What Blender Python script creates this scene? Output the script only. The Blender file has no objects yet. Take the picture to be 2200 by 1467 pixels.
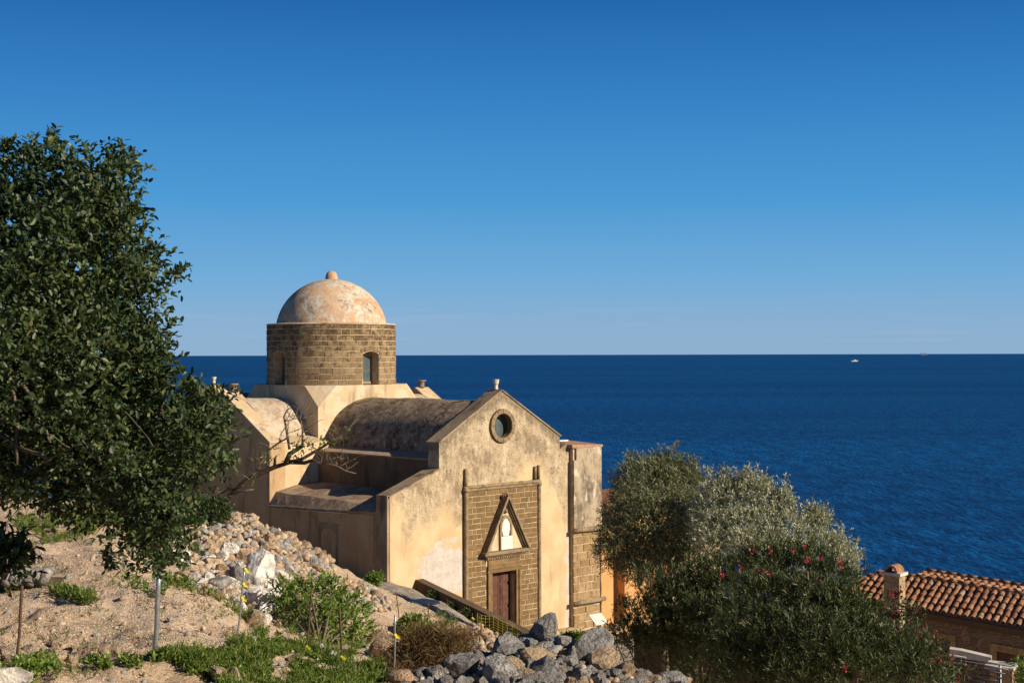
import bpy, math, random
import numpy as np
from mathutils import Matrix, Vector
from mathutils.geometry import tessellate_polygon
rng = np.random.default_rng(7); random.seed(7)
SC = bpy.context.scene; COL = SC.collection
# ------------------------------------------------------------------ camera, sky, sun, exposure
FPX, CX, CY = 3055.0, 1100.0, 733.5
PITCH, ROLL = math.atan(28.7/FPX), math.radians(-0.1417)
RCAM = Matrix.Rotation(math.radians(90)+PITCH, 3, 'X') @ Matrix.Rotation(ROLL, 3, 'Z')
cam_d = bpy.data.cameras.new('camera'); cam = bpy.data.objects.new('camera', cam_d); COL.objects.link(cam)
cam_d.sensor_width = 36; cam_d.lens = FPX*36/2200; cam_d.clip_start = .1; cam_d.clip_end = 400000
cam.matrix_world = RCAM.to_4x4(); SC.camera = cam
SUN_AZ, SUN_EL = math.radians(115), math.radians(26.5)      # azimuth clockwise from +Y (the view direction)
sun_vec = Vector((math.sin(SUN_AZ)*math.cos(SUN_EL), math.cos(SUN_AZ)*math.cos(SUN_EL), math.sin(SUN_EL)))
sd = bpy.data.lights.new('sun', 'SUN'); sd.energy = 5.0; sd.angle = math.radians(.5); sd.color = (1, .88, .70)
so = bpy.data.objects.new('sun', sd); COL.objects.link(so); so.rotation_euler = sun_vec.to_track_quat('Z', 'Y').to_euler()
W = bpy.data.worlds.new('World'); SC.world = W; W.use_nodes = True
wn = W.node_tree.nodes; wl = W.node_tree.links; bg = wn['Background']
sky = wn.new('ShaderNodeTexSky'); sky.sky_type = 'NISHITA'; sky.sun_disc = False
sky.sun_elevation = SUN_EL; sky.sun_rotation = SUN_AZ; sky.altitude = 30; sky.air_density = 1.0; sky.dust_density = .35; sky.ozone_density = 3.0
SKY = .10; EXPO = .6; ALB = .86
tc = wn.new('ShaderNodeTexCoord'); sx = wn.new('ShaderNodeSeparateXYZ'); wl.new(tc.outputs['Generated'], sx.inputs[0])
asn = wn.new('ShaderNodeMath'); asn.operation = 'ARCSINE'; wl.new(sx.outputs['Z'], asn.inputs[0])
el = wn.new('ShaderNodeMath'); el.operation = 'MULTIPLY'; wl.new(asn.outputs[0], el.inputs[0]); el.inputs[1].default_value = 2/math.pi
gr = wn.new('ShaderNodeValToRGB'); wl.new(el.outputs[0], gr.inputs[0]); e = gr.color_ramp.elements
stops = [(0, (.262, .43, .63)), (1.2, (.242, .425, .645)), (3, (.158, .40, .685)), (6.2, (.063, .312, .655)), (10.3, (.028, .208, .545)), (14, (.010, .128, .41)), (30, (.008, .06, .20)), (90, (.008, .035, .11))]
e[0].position = 0; e[0].color = (*stops[0][1], 1); e[1].position = 1; e[1].color = (*stops[-1][1], 1)
for d, c in stops[1:-1]: q = e.new(d/90); q.color = (*c, 1)
cm = wn.new('ShaderNodeMapping'); cm.inputs['Scale'].default_value = (7, 7, 190); wl.new(tc.outputs['Generated'], cm.inputs[0])
cn = wn.new('ShaderNodeTexNoise'); cn.inputs['Scale'].default_value = 1.4; cn.inputs['Detail'].default_value = 5; wl.new(cm.outputs[0], cn.inputs[0])
def mrange(x, a, b, lo, hi):
    q = wn.new('ShaderNodeMapRange'); q.interpolation_type = 'SMOOTHSTEP'; wl.new(x, q.inputs[0])
    for i, v in enumerate((a, b, lo, hi)): q.inputs[i+1].default_value = v
    return q.outputs[0]
def mmul(a, b):
    q = wn.new('ShaderNodeMath'); q.operation = 'MULTIPLY'; wl.new(a, q.inputs[0]); wl.new(b, q.inputs[1]); return q.outputs[0]
cf = mmul(mmul(mrange(cn.outputs[0], .54, .72, 0, .22), mrange(sx.outputs['Z'], .003, .012, 0, 1)), mrange(sx.outputs['Z'], .02, .05, 1, 0))
cx = wn.new('ShaderNodeMix'); cx.data_type = 'RGBA'; wl.new(cf, cx.inputs[0]); wl.new(gr.outputs[0], cx.inputs[6]); cx.inputs[7].default_value = (.42, .50, .62, 1)
sc_ = wn.new('ShaderNodeVectorMath'); sc_.operation = 'SCALE'; wl.new(cx.outputs[2], sc_.inputs[0]); sc_.inputs['Scale'].default_value = 1/SKY/2**EXPO
mx = wn.new('ShaderNodeMix'); mx.data_type = 'RGBA'; mx.inputs[0].default_value = .97; wl.new(sky.outputs[0], mx.inputs[6]); wl.new(sc_.outputs[0], mx.inputs[7])
wl.new(mx.outputs[2], bg.inputs['Color']); bg.inputs['Strength'].default_value = SKY
SC.view_settings.view_transform = 'Standard'; SC.view_settings.look = 'None'; SC.view_settings.exposure = EXPO; SC.view_settings.gamma = 1
SEA_Z = -30.0
SC.cycles.max_bounces = 6; SC.cycles.transparent_max_bounces = 4

def at(px, py, Y):                       # the world point seen at photo pixel (px, py) at forward distance Y
    v = RCAM @ Vector(((px-CX)/FPX, (CY-py)/FPX, -1)); return v*(Y/v.y)

# ------------------------------------------------------------------ helpers
def link(name, me, parent=None):
    o = bpy.data.objects.new(name, me); COL.objects.link(o)
    if parent is not None: o.parent = parent
    return o
def tag(o, label=None, cat=None, group=None, kind=None):
    if label: o['label'] = label
    if cat: o['category'] = cat
    if group: o['group'] = group
    if kind: o['kind'] = kind
    return o
def empty(name, loc, label=None, cat=None, group=None, rz=0):
    o = bpy.data.objects.new(name, None); COL.objects.link(o); o.location = loc; o.rotation_euler = (0, 0, rz); o.empty_display_size = .2
    return tag(o, label, cat, group)
def np_mesh(name, V, F, mat, smooth=False):     # V (n,3); F (m,k) array, all faces of one size
    me = bpy.data.meshes.new(name); V = np.asarray(V, np.float32); F = np.asarray(F, np.int32)
    me.vertices.add(len(V)); me.vertices.foreach_set('co', V.ravel())
    me.loops.add(F.size); me.loops.foreach_set('vertex_index', F.ravel())
    me.polygons.add(len(F)); me.polygons.foreach_set('loop_start', np.arange(0, F.size, F.shape[1], dtype=np.int32))
    if smooth: me.polygons.foreach_set('use_smooth', np.ones(len(F), bool))
    me.update(calc_edges=True); me.materials.append(mat); return me

class MB:
    def __init__(s): s.v = []; s.f = []; s.sm = []
    def add(s, V, F, smooth=False):
        k = len(s.v); s.v += [tuple(map(float, p)) for p in V]; s.f += [tuple(i+k for i in f) for f in F]; s.sm += [smooth]*len(F); return s
    def box(s, x0, x1, y0, y1, z0, z1):
        V = [(x, y, z) for z in (z0, z1) for y in (y0, y1) for x in (x0, x1)]
        return s.add(V, [(0,2,3,1), (4,5,7,6), (0,1,5,4), (2,6,7,3), (0,4,6,2), (1,3,7,5)])
    def hexa(s, b, t):   # bottom quad, top quad (counter-clockwise from above)
        return s.add(list(b)+list(t), [(3,2,1,0), (4,5,6,7), (0,1,5,4), (1,2,6,5), (2,3,7,6), (3,0,4,7)])
    def prism(s, loops, mp, d0, d1, smooth=False):   # 2D loops (first outer, then holes), mp(u,v,d)->xyz
        pts = [p for l in loops for p in l]; n = len(pts)
        tri = tessellate_polygon([[Vector((p[0], p[1], 0)) for p in l] for l in loops])
        V = [mp(p[0], p[1], d0) for p in pts]+[mp(p[0], p[1], d1) for p in pts]
        F = [tuple(t) for t in tri]+[tuple(i+n for i in reversed(t)) for t in tri]
        k = 0
        for l in loops:
            m = len(l)
            for i in range(m): F.append((k+i, k+(i+1) % m, n+k+(i+1) % m, n+k+i))
            k += m
        return s.add(V, F, smooth)
    def tube(s, pts, radii, n=8, cap=True):
        pts = [Vector(p) for p in pts]; V = []; F = []
        for i, p in enumerate(pts):
            d = (pts[min(i+1, len(pts)-1)]-pts[max(i-1, 0)]).normalized()
            a = d.orthogonal().normalized() if i == 0 else (a-d*a.dot(d)).normalized()
            b = d.cross(a); r = radii[i] if hasattr(radii, '__len__') else radii
            for j in range(n):
                t = 2*math.pi*j/n; V.append(p+(a*math.cos(t)+b*math.sin(t))*r)
        for i in range(len(pts)-1):
            for j in range(n): F.append((i*n+j, i*n+(j+1) % n, (i+1)*n+(j+1) % n, (i+1)*n+j))
        if cap: F += [tuple(range(n-1, -1, -1)), tuple((len(pts)-1)*n+j for j in range(n))]
        return s.add(V, F, True)
    def lathe(s, prof, n=24, c=(0, 0, 0)):
        V = []; F = []
        for r, z in prof:
            for j in range(n): t = 2*math.pi*j/n; V.append((c[0]+r*math.cos(t), c[1]+r*math.sin(t), c[2]+z))
        for i in range(len(prof)-1):
            for j in range(n): F.append((i*n+j, i*n+(j+1) % n, (i+1)*n+(j+1) % n, (i+1)*n+j))
        F += [tuple(range(n-1, -1, -1)), tuple((len(prof)-1)*n+j for j in range(n))]
        return s.add(V, F, True)
    def build(s, name, mat, parent=None, normals=True):
        me = bpy.data.meshes.new(name); me.from_pydata(s.v, [], s.f)
        me.polygons.foreach_set('use_smooth', s.sm); me.materials.append(mat)
        if normals:
            import bmesh
            bm = bmesh.new(); bm.from_mesh(me); bmesh.ops.recalc_face_normals(bm, faces=bm.faces); bm.to_mesh(me); bm.free()
        me.update(); return link(name, me, parent)

# ------------------------------------------------------------------ materials
class NT:
    def __init__(s, name):
        s.m = bpy.data.materials.new(name); s.m.use_nodes = True; s.n = s.m.node_tree.nodes; s.l = s.m.node_tree.links
        s.b = s.n['Principled BSDF']; s.out = s.n['Material Output']; s.co = s.n.new('ShaderNodeTexCoord').outputs['Object']
    def put(s, sock, v):
        if isinstance(v, (int, float)): sock.default_value = v
        elif isinstance(v, tuple): sock.default_value = v if len(v) == 4 else ((*v, 1) if sock.type == 'RGBA' else v)
        else: s.l.new(v, sock)
    def map(s, scale=(1, 1, 1), loc=(0, 0, 0), co=None):
        q = s.n.new('ShaderNodeMapping'); s.l.new(co or s.co, q.inputs[0]); q.inputs['Scale'].default_value = scale; q.inputs['Location'].default_value = loc; return q.outputs[0]
    def noise(s, scale, detail=4, rough=.6, co=None, dist=0):
        q = s.n.new('ShaderNodeTexNoise'); s.l.new(co or s.co, q.inputs['Vector']); q.inputs['Scale'].default_value = scale
        q.inputs['Detail'].default_value = detail; q.inputs['Roughness'].default_value = rough; q.inputs['Distortion'].default_value = dist; return q.outputs['Fac']
    def vor(s, scale, co=None, feature='F1', out='Distance'):
        q = s.n.new('ShaderNodeTexVoronoi'); q.feature = feature; s.l.new(co or s.co, q.inputs['Vector']); q.inputs['Scale'].default_value = scale; return q.outputs[out]
    def math(s, op, a, b=0, c=0):
        q = s.n.new('ShaderNodeMath'); q.operation = op
        for i, v in enumerate((a, b, c)): s.put(q.inputs[i], v)
        return q.outputs[0]
    def ramp(s, x, a, b, lo=0., hi=1.):      # smooth remap of x from a..b to lo..hi
        q = s.n.new('ShaderNodeMapRange'); q.interpolation_type = 'SMOOTHSTEP'; s.put(q.inputs[0], x)
        for i, v in enumerate((a, b, lo, hi)): q.inputs[i+1].default_value = v
        return q.outputs[0]
    def mix(s, fac, a, b, mode='MIX'):
        q = s.n.new('ShaderNodeMix'); q.data_type = 'RGBA'; q.blend_type = mode
        s.put(q.inputs[0], fac); s.put(q.inputs[6], a); s.put(q.inputs[7], b); return q.outputs[2]
    def sep(s, co=None):
        q = s.n.new('ShaderNodeSeparateXYZ'); s.l.new(co or s.co, q.inputs[0]); return q.outputs
    def island(s): return s.n.new('ShaderNodeNewGeometry').outputs['Random Per Island']
    def bump(s, h, strength=.5, dist=.02):
        q = s.n.new('ShaderNodeBump'); s.put(q.inputs['Height'], h); q.inputs['Strength'].default_value = strength; q.inputs['Distance'].default_value = dist
        s.l.new(q.outputs[0], s.b.inputs['Normal']); return q
    def done(s, color, rough=.9, spec=.2):
        s.put(s.b.inputs['Base Color'], s.mix(1., color, (ALB, ALB, ALB), 'MULTIPLY')); s.put(s.b.inputs['Roughness'], rough); s.put(s.b.inputs['Specular IOR Level'], spec); return s.m

def simple(name, c, rough=.8, spec=.3, var=.25, scale=6, bump=.3, dist=.01, metal=0):
    t = NT(name); n = t.noise(scale, 5); c2 = tuple(x*(1-var) for x in c); c3 = tuple(min(1, x*(1+var)) for x in c)
    col = t.mix(t.ramp(n, .3, .7), c2, c3); t.bump(t.noise(scale*4, 6), bump, dist); t.b.inputs['Metallic'].default_value = metal
    return t.done(col, rough, spec)

def plaster(name, A, B, dark, stain=.5, lean=.0, patch=None):
    t = NT(name); col = t.mix(t.ramp(t.noise(.7, 5), .35, .65), A, B)
    fine = t.noise(5, 8, .7); col = t.mix(t.ramp(fine, .45, .75, 0, .35), col, tuple(x*.72 for x in A))
    if patch: col = t.mix(t.ramp(t.noise(1.1, 6, .65, t.map((1, 1, 1), (7, 3, 1))), .53, .6, 0, .8), col, patch)
    streak = t.noise(1.6, 6, .62, t.map((1, 1, .22)))
    col = t.mix(t.math('MULTIPLY', t.ramp(streak, .5, .68), stain), col, dark)
    t.bump(t.math('ADD', t.noise(2.2, 4), t.math('MULTIPLY', t.noise(22, 8, .7), .5)), .55, .05); return t.done(col, .93, .12)

def facade_mat():
    t = NT('facade_plaster'); X, Y, Z = t.sep()
    col = t.mix(t.ramp(t.noise(.8, 5), .35, .65), (.54, .385, .215), (.63, .475, .285))
    col = t.mix(t.ramp(t.noise(1.2, 7, .65, t.map((1, 1, .25), (3, 0, 0))), .52, .7, 0, .5), col, (.40, .28, .16))
    n1 = t.noise(.55, 5, .6, t.map((1, 1, .6), (2, 0, 5)))
    # the old weathered coat keeps to the upper wall and hangs lower near the left shoulder and by the corner block
    edge = t.math('ADD', Z, t.math('MULTIPLY', n1, 5.2))
    edge = t.math('ADD', edge, t.ramp(X, 5.5, 7.5, 0, -1.1)); edge = t.math('ADD', edge, t.ramp(X, 9.2, 10.2, 0, 2.6))
    mk = t.ramp(t.math('ADD', edge, t.math('MULTIPLY', t.noise(4, 6, .7), .9)), -3.7, -2.7)
    fn = t.noise(3.2, 9, .72); fn2 = t.noise(9, 8, .75, t.map((1, 1, .7)))
    old = t.mix(t.ramp(fn, .36, .66), (.42, .31, .19), (.585, .455, .295)); old = t.mix(t.ramp(fn2, .5, .7, 0, .6), old, (.66, .55, .395))
    old = t.mix(t.ramp(t.noise(7, 9, .8, t.map((1, 1, 1), (1, 2, 3))), .59, .68, 0, .7), old, (.22, .16, .10))
    old = t.mix(t.ramp(t.noise(1.6, 8, .7, t.map((1.5, 1, .28), (8, 2, 4))), .50, .62, 0, .75), old, (.67, .545, .385)); old = t.mix(t.ramp(t.noise(1.1, 8, .74, t.map((1, 1, .6), (1, 8, 2))), .50, .62, 0, .85), old, (.27, .20, .13)); old = t.mix(t.ramp(t.noise(5.5, 9, .82, t.map((1, 1, .8), (6, 1, 4))), .53, .61, 0, .8), old, (.16, .118, .075))
    col = t.mix(mk, col, old)
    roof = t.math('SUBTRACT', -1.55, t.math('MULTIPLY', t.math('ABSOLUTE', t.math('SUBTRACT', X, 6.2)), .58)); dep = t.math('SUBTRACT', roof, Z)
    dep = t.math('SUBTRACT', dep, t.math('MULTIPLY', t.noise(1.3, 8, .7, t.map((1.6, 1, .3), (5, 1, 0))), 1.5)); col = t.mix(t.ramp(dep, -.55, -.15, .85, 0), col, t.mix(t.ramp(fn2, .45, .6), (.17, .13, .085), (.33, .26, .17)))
    # bare lime patch low on the left
    dx = t.math('SUBTRACT', X, 3.0); dz = t.math('ADD', Z, 8.9)
    d = t.math('SQRT', t.math('ADD', t.math('MULTIPLY', dx, t.math('MULTIPLY', dx, .55)), t.math('MULTIPLY', dz, t.math('MULTIPLY', dz, .9))))
    d = t.math('ADD', d, t.math('MULTIPLY', t.math('SUBTRACT', t.noise(1.4, 7, .6), .5), 2.2)); mp = t.ramp(d, .95, 1.1, 1, 0)
    lime = t.mix(t.ramp(t.noise(2.5, 9, .8), .35, .68), (.46, .39, .33), (.63, .56, .49)); col = t.mix(mp, col, lime)
    d2 = t.math('ADD', X, t.math('MULTIPLY', t.noise(1.8, 6), .9)); m2 = t.math('MULTIPLY', t.ramp(d2, 10.55, 10.7), t.ramp(Z, -7.6, -8.3)); col = t.mix(m2, col, lime)
    col = t.mix(t.ramp(t.noise(1., 7, .65, t.map((1.6, 1, .16), (11, 0, 0))), .56, .68, 0, .5), col, (.30, .215, .13))
    pit = t.ramp(t.noise(8, 8, .75), .3, .6)
    t.bump(t.math('ADD', t.math('MULTIPLY', pit, t.math('MULTIPLY_ADD', mk, .8, .15)), t.math('ADD', t.math('MULTIPLY', t.noise(1.5, 3), .4), t.math('MULTIPLY', mk, .5))), .6, .045)
    return t.done(col, .94, .1)

def block_mat(name, A, B, C, lich=.4):
    t = NT(name); r = t.island(); col = t.mix(r, A, B); col = t.mix(t.ramp(t.noise(4, 8, .7), .42, .66, 0, .8), col, C)
    col = t.mix(t.ramp(t.noise(7, 6, .7, t.map((1, 1, 1), (5, 5, 5))), .58, .68, 0, lich), col, (.48, .40, .29))
    t.bump(t.math('ADD', t.noise(9, 7, .7), t.math('MULTIPLY', t.noise(40, 5), .5)), .7, .03); return t.done(col, .95, .1)

def drum_mat():
    t = NT('dark_drum_ashlar'); X, Y, Z = t.sep(); r = t.island(); col = t.mix(r, (.23, .155, .082), (.36, .255, .14))
    dk = t.math('ADD', t.noise(3.2, 9, .75), t.ramp(Z, -.6, 1.3, -.05, .06)); col = t.mix(t.ramp(dk, .46, .6, 0, .85), col, (.085, .056, .032))
    col = t.mix(t.ramp(t.noise(6, 7, .72, t.map((1, 1, 1), (5, 5, 5))), .58, .68, 0, .7), col, (.52, .43, .31)); t.bump(t.math('ADD', t.noise(9, 7, .7), t.math('MULTIPLY', t.noise(40, 5), .5)), .8, .04); return t.done(col, .95, .1)
def vault_mat(name, A, B, C, lo, hi):
    t = NT(name); n = t.math('ADD', t.math('MULTIPLY', t.noise(1.3, 9, .74), .65), t.math('MULTIPLY', t.noise(5, 8, .75, t.map((1, .45, 1), (3, 3, 3))), .35)); n2 = t.noise(4.5, 8, .75)
    col = t.mix(t.ramp(n, lo, hi), A, B); col = t.mix(t.ramp(n2, .5, .66, 0, .75), col, C)
    t.bump(t.math('ADD', t.noise(2, 4), t.noise(14, 8, .75)), .7, .05); return t.done(col, .96, .08)

def dome_mat():
    t = NT('dome_plaster'); col = t.mix(t.ramp(t.noise(1.2, 4), .3, .7), (.47, .285, .165), (.60, .40, .25))
    n = t.noise(.75, 6, .68, t.map((1, 1, 1), (2, 1, 3)), .4)
    wh = t.mix(t.ramp(t.noise(6, 8, .75), .4, .6), (.42, .35, .265), (.66, .58, .46)); col = t.mix(t.ramp(n, .46, .55, 0, .95), col, wh)
    col = t.mix(t.ramp(t.noise(1.7, 6, .7, t.map((1, 1, 1), (9, 0, 0))), .54, .68, 0, .85), col, (.20, .135, .085)); col = t.mix(t.ramp(t.noise(2.6, 7, .7, t.map((1, 1, .5), (2, 7, 0))), .6, .7, 0, .6), col, (.30, .20, .13))
    t.bump(t.math('ADD', t.math('MULTIPLY', n, .6), t.noise(9, 8, .7)), .45, .05); return t.done(col, .92, .12)

def rock_mat():
    t = NT('limestone_rock'); oi = t.n.new('ShaderNodeObjectInfo'); c = oi.outputs['Color']; r = oi.outputs['Random']
    q = t.n.new('ShaderNodeVectorMath'); q.operation = 'ADD'; t.l.new(t.co, q.inputs[0]); cb = t.n.new('ShaderNodeCombineXYZ'); t.put(cb.inputs[0], t.math('MULTIPLY', r, 40)); t.l.new(cb.outputs[0], q.inputs[1]); co = q.outputs[0]
    col = t.mix(t.ramp(t.noise(1.3, 8, .72, co), .36, .64), t.mix(1., c, (.5, .49, .50), 'MULTIPLY'), t.mix(1., c, (1.25, 1.22, 1.2), 'MULTIPLY'))
    col = t.mix(t.ramp(t.noise(1.6, 5, .6, co, .5), .60, .70, 0, .65), col, (.34, .19, .085)); col = t.mix(t.ramp(t.noise(3.5, 7, .7, co), .62, .7, 0, .7), col, (.52, .48, .42))
    t.bump(t.math('ADD', t.noise(3, 8, .72, co), t.math('MULTIPLY', t.vor(5, co), .4)), .8, .12); return t.done(col, .95, .12)

def leaf_mat(name, A, B, C, rough=.35, spec=.5, trans=.18, back=None):
    t = NT(name); r = t.island(); col = t.mix(t.ramp(r, 0, .8), A, B); col = t.mix(t.ramp(r, .93, .97), col, C)
    if back:
        g = t.n.new('ShaderNodeNewGeometry'); col = t.mix(g.outputs['Backfacing'], col, back)
    t.done(col, rough, spec); tr = t.n.new('ShaderNodeBsdfTranslucent'); t.put(tr.inputs[0], t.mix(1., col, (1.6, 1.7, .7), 'MULTIPLY'))
    mx = t.n.new('ShaderNodeMixShader'); mx.inputs[0].default_value = trans; t.l.new(t.b.outputs[0], mx.inputs[1]); t.l.new(tr.outputs[0], mx.inputs[2]); t.l.new(mx.outputs[0], t.out.inputs[0]); return t.m

M = {}
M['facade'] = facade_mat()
M['wall'] = plaster('ochre_plaster', (.50, .345, .19), (.60, .44, .265), (.20, .135, .08), .55)
M['pale'] = plaster('pale_ochre_plaster', (.56, .41, .245), (.64, .49, .31), (.26, .185, .115), .75, patch=(.63, .53, .39))
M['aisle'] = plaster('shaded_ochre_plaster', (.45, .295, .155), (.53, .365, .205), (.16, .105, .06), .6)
M['shaded_stained'] = plaster('shaded_stained_plaster', (.15, .095, .055), (.21, .14, .085), (.07, .046, .03), .7)  # nave side's shade put into a darker plaster, with real dark streaks on top
M['coping'] = plaster('coping_plaster', (.40, .29, .18), (.27, .195, .125), (.10, .075, .05), .9)
M['vault_nave'] = vault_mat('dark_vault_plaster', (.11, .072, .046), (.30, .215, .14), (.58, .46, .335), .42, .56)
M['vault_pale'] = vault_mat('pale_vault_plaster', (.36, .26, .175), (.55, .45, .335), (.24, .165, .11), .38, .55)
M['aisle_roof'] = vault_mat('aisle_roof_plaster', (.22, .15, .098), (.45, .33, .225), (.13, .09, .06), .40, .62)
M['eave'] = vault_mat('eave_plaster', (.36, .245, .16), (.46, .34, .235), (.22, .15, .10), .40, .62)
M['dome'] = dome_mat()
M['portal'] = block_mat('brown_ashlar', (.185, .115, .052), (.27, .17, .08), (.14, .09, .045), .15)
M['mortar'] = simple('lime_mortar', (.50, .38, .235), .95, .1, .25, 5, .5, .02)
M['drum'] = drum_mat()
M['trim'] = block_mat('weathered_trim', (.27, .19, .11), (.33, .24, .14), (.13, .095, .06), .5)
M['tower'] = block_mat('tan_ashlar', (.29, .185, .088), (.41, .28, .145), (.18, .115, .06), .4)
def tower_plaster():
    t = NT('grey_weathered_plaster'); n = t.noise(1.6, 9, .72, t.map((1, 1, .6)))
    col = t.mix(t.ramp(n, .36, .6), (.15, .12, .085), (.44, .345, .235)); col = t.mix(t.ramp(t.noise(2.4, 9, .7, t.map((1, 1, .5), (4, 4, 4))), .54, .62, 0, .9), col, (.64, .55, .42))
    t.bump(t.noise(8, 9, .75), .8, .05); return t.done(col, .95, .1)
M['tower_plaster'] = tower_plaster()
M['white'] = simple('white_marble', (.70, .65, .56), .7, .3, .12, 9, .35, .02)
M['pale_stone'] = simple('pale_finial_stone', (.58, .50, .38), .85, .2, .3, 9, .4, .02)
M['door'] = simple('brown_door_wood', (.105, .040, .022), .6, .35, .3, 5, .3, .004)
M['mortar_tan'] = simple('tan_mortar', (.50, .385, .235), .95, .1, .25, 5, .5, .02)
def glass_mat(name, c):
    t = NT(name); return t.done(t.mix(t.ramp(t.noise(3, 4), .35, .65), tuple(x*.7 for x in c), c), .22, .5)
M['glass'] = glass_mat('dusty_window_glass', (.10, .125, .125)); M['dark'] = glass_mat('dark_window_glass', (.02, .025, .03))
M['frame'] = simple('window_frame_wood', (.30, .22, .14), .7, .3, .2, 8)
M['rock'] = rock_mat()
M['pot'] = simple('clay_pot', (.24, .18, .13), .8, .2)
M['metal_black'] = simple('black_metal', (.02, .02, .022), .45, .5, .2, 10, .1)
M['galv'] = simple('galvanised_steel', (.42, .43, .43), .42, .5, .2, 14, .2, .003, .7)
M['rust'] = simple('rusty_steel', (.10, .052, .034), .8, .3, .4, 20, .4, .003)
M['yellow'] = simple('yellow_plastic', (.66, .56, .035), .5, .4, .12, 8, .1)
M['bark'] = simple('grey_bark', (.16, .12, .085), .95, .1, .4, 9, .8, .02)
M['deadwood'] = simple('bleached_branch', (.075, .053, .037), .95, .1, .45, 9, .8, .02)
M['twig'] = simple('pale_twig', (.15, .115, .08), .95, .1, .3, 12, .3, .01)
M['carob'] = leaf_mat('carob_leaf', (.017, .034, .010), (.062, .090, .026), (.16, .16, .05), .50, .38, .16)
M['olive'] = leaf_mat('olive_leaf', (.145, .15, .055), (.245, .235, .10), (.15, .15, .06), .45, .45, .15, back=(.17, .18, .11))
M['silver'] = leaf_mat('silver_leaf', (.27, .275, .17), (.46, .445, .315), (.54, .53, .40), .45, .45, .15, back=(.34, .34, .25))
M['oleander'] = leaf_mat('oleander_leaf', (.038, .056, .019), (.080, .100, .034), (.17, .13, .05), .48, .4, .2)
M['shrub'] = leaf_mat('bright_shrub_leaf', (.075, .140, .018), (.165, .225, .036), (.20, .21, .05), .4, .4, .22)
M['grass'] = leaf_mat('green_grass', (.075, .125, .018), (.15, .20, .038), (.33, .25, .11), .6, .25, .25)
M['dry'] = leaf_mat('dry_brush', (.13, .075, .035), (.21, .135, .065), (.30, .22, .11), .9, .1, .1)
M['pink'] = leaf_mat('pink_petal', (.46, .022, .06), (.55, .045, .12), (.60, .15, .2), .5, .3, .3)
M['red'] = leaf_mat('crimson_bract', (.24, .016, .03), (.33, .028, .055), (.42, .06, .11), .5, .3, .3)
def tile_mat():
    t = NT('terracotta_tile'); r = t.island(); col = t.mix(t.ramp(r, 0, .6), (.27, .115, .062), (.36, .17, .09)); col = t.mix(t.ramp(r, .7, 1.), col, (.36, .24, .15))
    col = t.mix(t.ramp(t.noise(7, 7, .7), .46, .62, 0, .75), col, (.15, .09, .055)); t.bump(t.noise(20, 6, .7), .4, .01); return t.done(col, .9, .15)
M['tile'] = tile_mat()
def rubble_mat(name, A, B, mort):
    t = NT(name); co = t.map((1, 1, 1.5)); d = t.vor(3.0, co, 'DISTANCE_TO_EDGE'); c = t.vor(3.0, co, 'F1', 'Color')
    sx = t.n.new('ShaderNodeSeparateColor'); t.l.new(c, sx.inputs[0]); col = t.mix(sx.outputs[0], A, B); col = t.mix(t.ramp(t.noise(6, 7, .7), .4, .65, 0, .6), col, tuple(x*.55 for x in A))
    e = t.ramp(t.math('ADD', d, t.math('MULTIPLY', t.noise(5, 5), .12)), .08, .17); col = t.mix(e, mort, col)
    t.bump(t.math('ADD', e, t.math('MULTIPLY', t.noise(14, 6, .7), .5)), .8, .06); return t.done(col, .95, .1)
M['rubble'] = rubble_mat('rubble_masonry', (.30, .20, .125), (.17, .12, .09), (.34, .225, .13))
M['rubble_pale'] = rubble_mat('pale_rubble_masonry', (.52, .38, .22), (.36, .25, .14), (.46, .34, .21))
M['orange'] = plaster('orange_plaster', (.60, .30, .115), (.66, .36, .15), (.45, .22, .09), .35)
M['yellowstone'] = simple('yellow_stone_trim', (.38, .25, .11), .9, .15)
M['concrete'] = simple('pale_concrete', (.55, .50, .42), .9, .15, .2, 3)
M['darkplaster'] = plaster('shaded_brown_plaster', (.10, .07, .046), (.145, .10, .065), (.12, .08, .05), .5)  # brown plaster darkened to carry the tree shade on the ramp parapet

# ------------------------------------------------------------------ terrain
def ground_mat():
    t = NT('hillside_soil'); n = t.noise(.35, 6, .6); f = t.noise(6, 9, .75)
    col = t.mix(t.ramp(n, .35, .65), (.55, .395, .26), (.66, .495, .345)); col = t.mix(t.ramp(f, .45, .7, 0, .6), col, (.36, .25, .16))
    col = t.mix(t.ramp(t.vor(16), .0, .16, .65, 0), col, (.58, .49, .38)); col = t.mix(t.ramp(t.noise(1.1, 6, .65, t.map((1, 1, 1), (5, 9, 0))), .56, .68, 0, .55), col, (.19, .16, .07))
    X, Y, Z = t.sep(); far = t.ramp(Y, 37, 43); pav = t.mix(t.ramp(t.noise(1.6, 7, .7), .4, .62), (.25, .20, .155), (.40, .345, .285)); col = t.mix(far, col, pav)
    t.bump(t.math('ADD', t.noise(3, 6, .7), t.math('ADD', t.math('MULTIPLY', t.noise(18, 8, .75), .5), t.math('MULTIPLY', t.ramp(t.vor(11), 0, .35, 1, 0), .35))), .9, .09); return t.done(col, .97, .08)
M['ground'] = ground_mat()
TH = math.radians(44.1); E1 = Vector((math.cos(TH), math.sin(TH), 0)); E2 = Vector((-math.sin(TH), math.cos(TH), 0))
CO = Vector(((837-CX)/FPX*57, 57, 0))            # front left corner of the church, eye level
def ch(a, b, z): return CO+E1*a+E2*b+Vector((0, 0, z))
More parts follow.
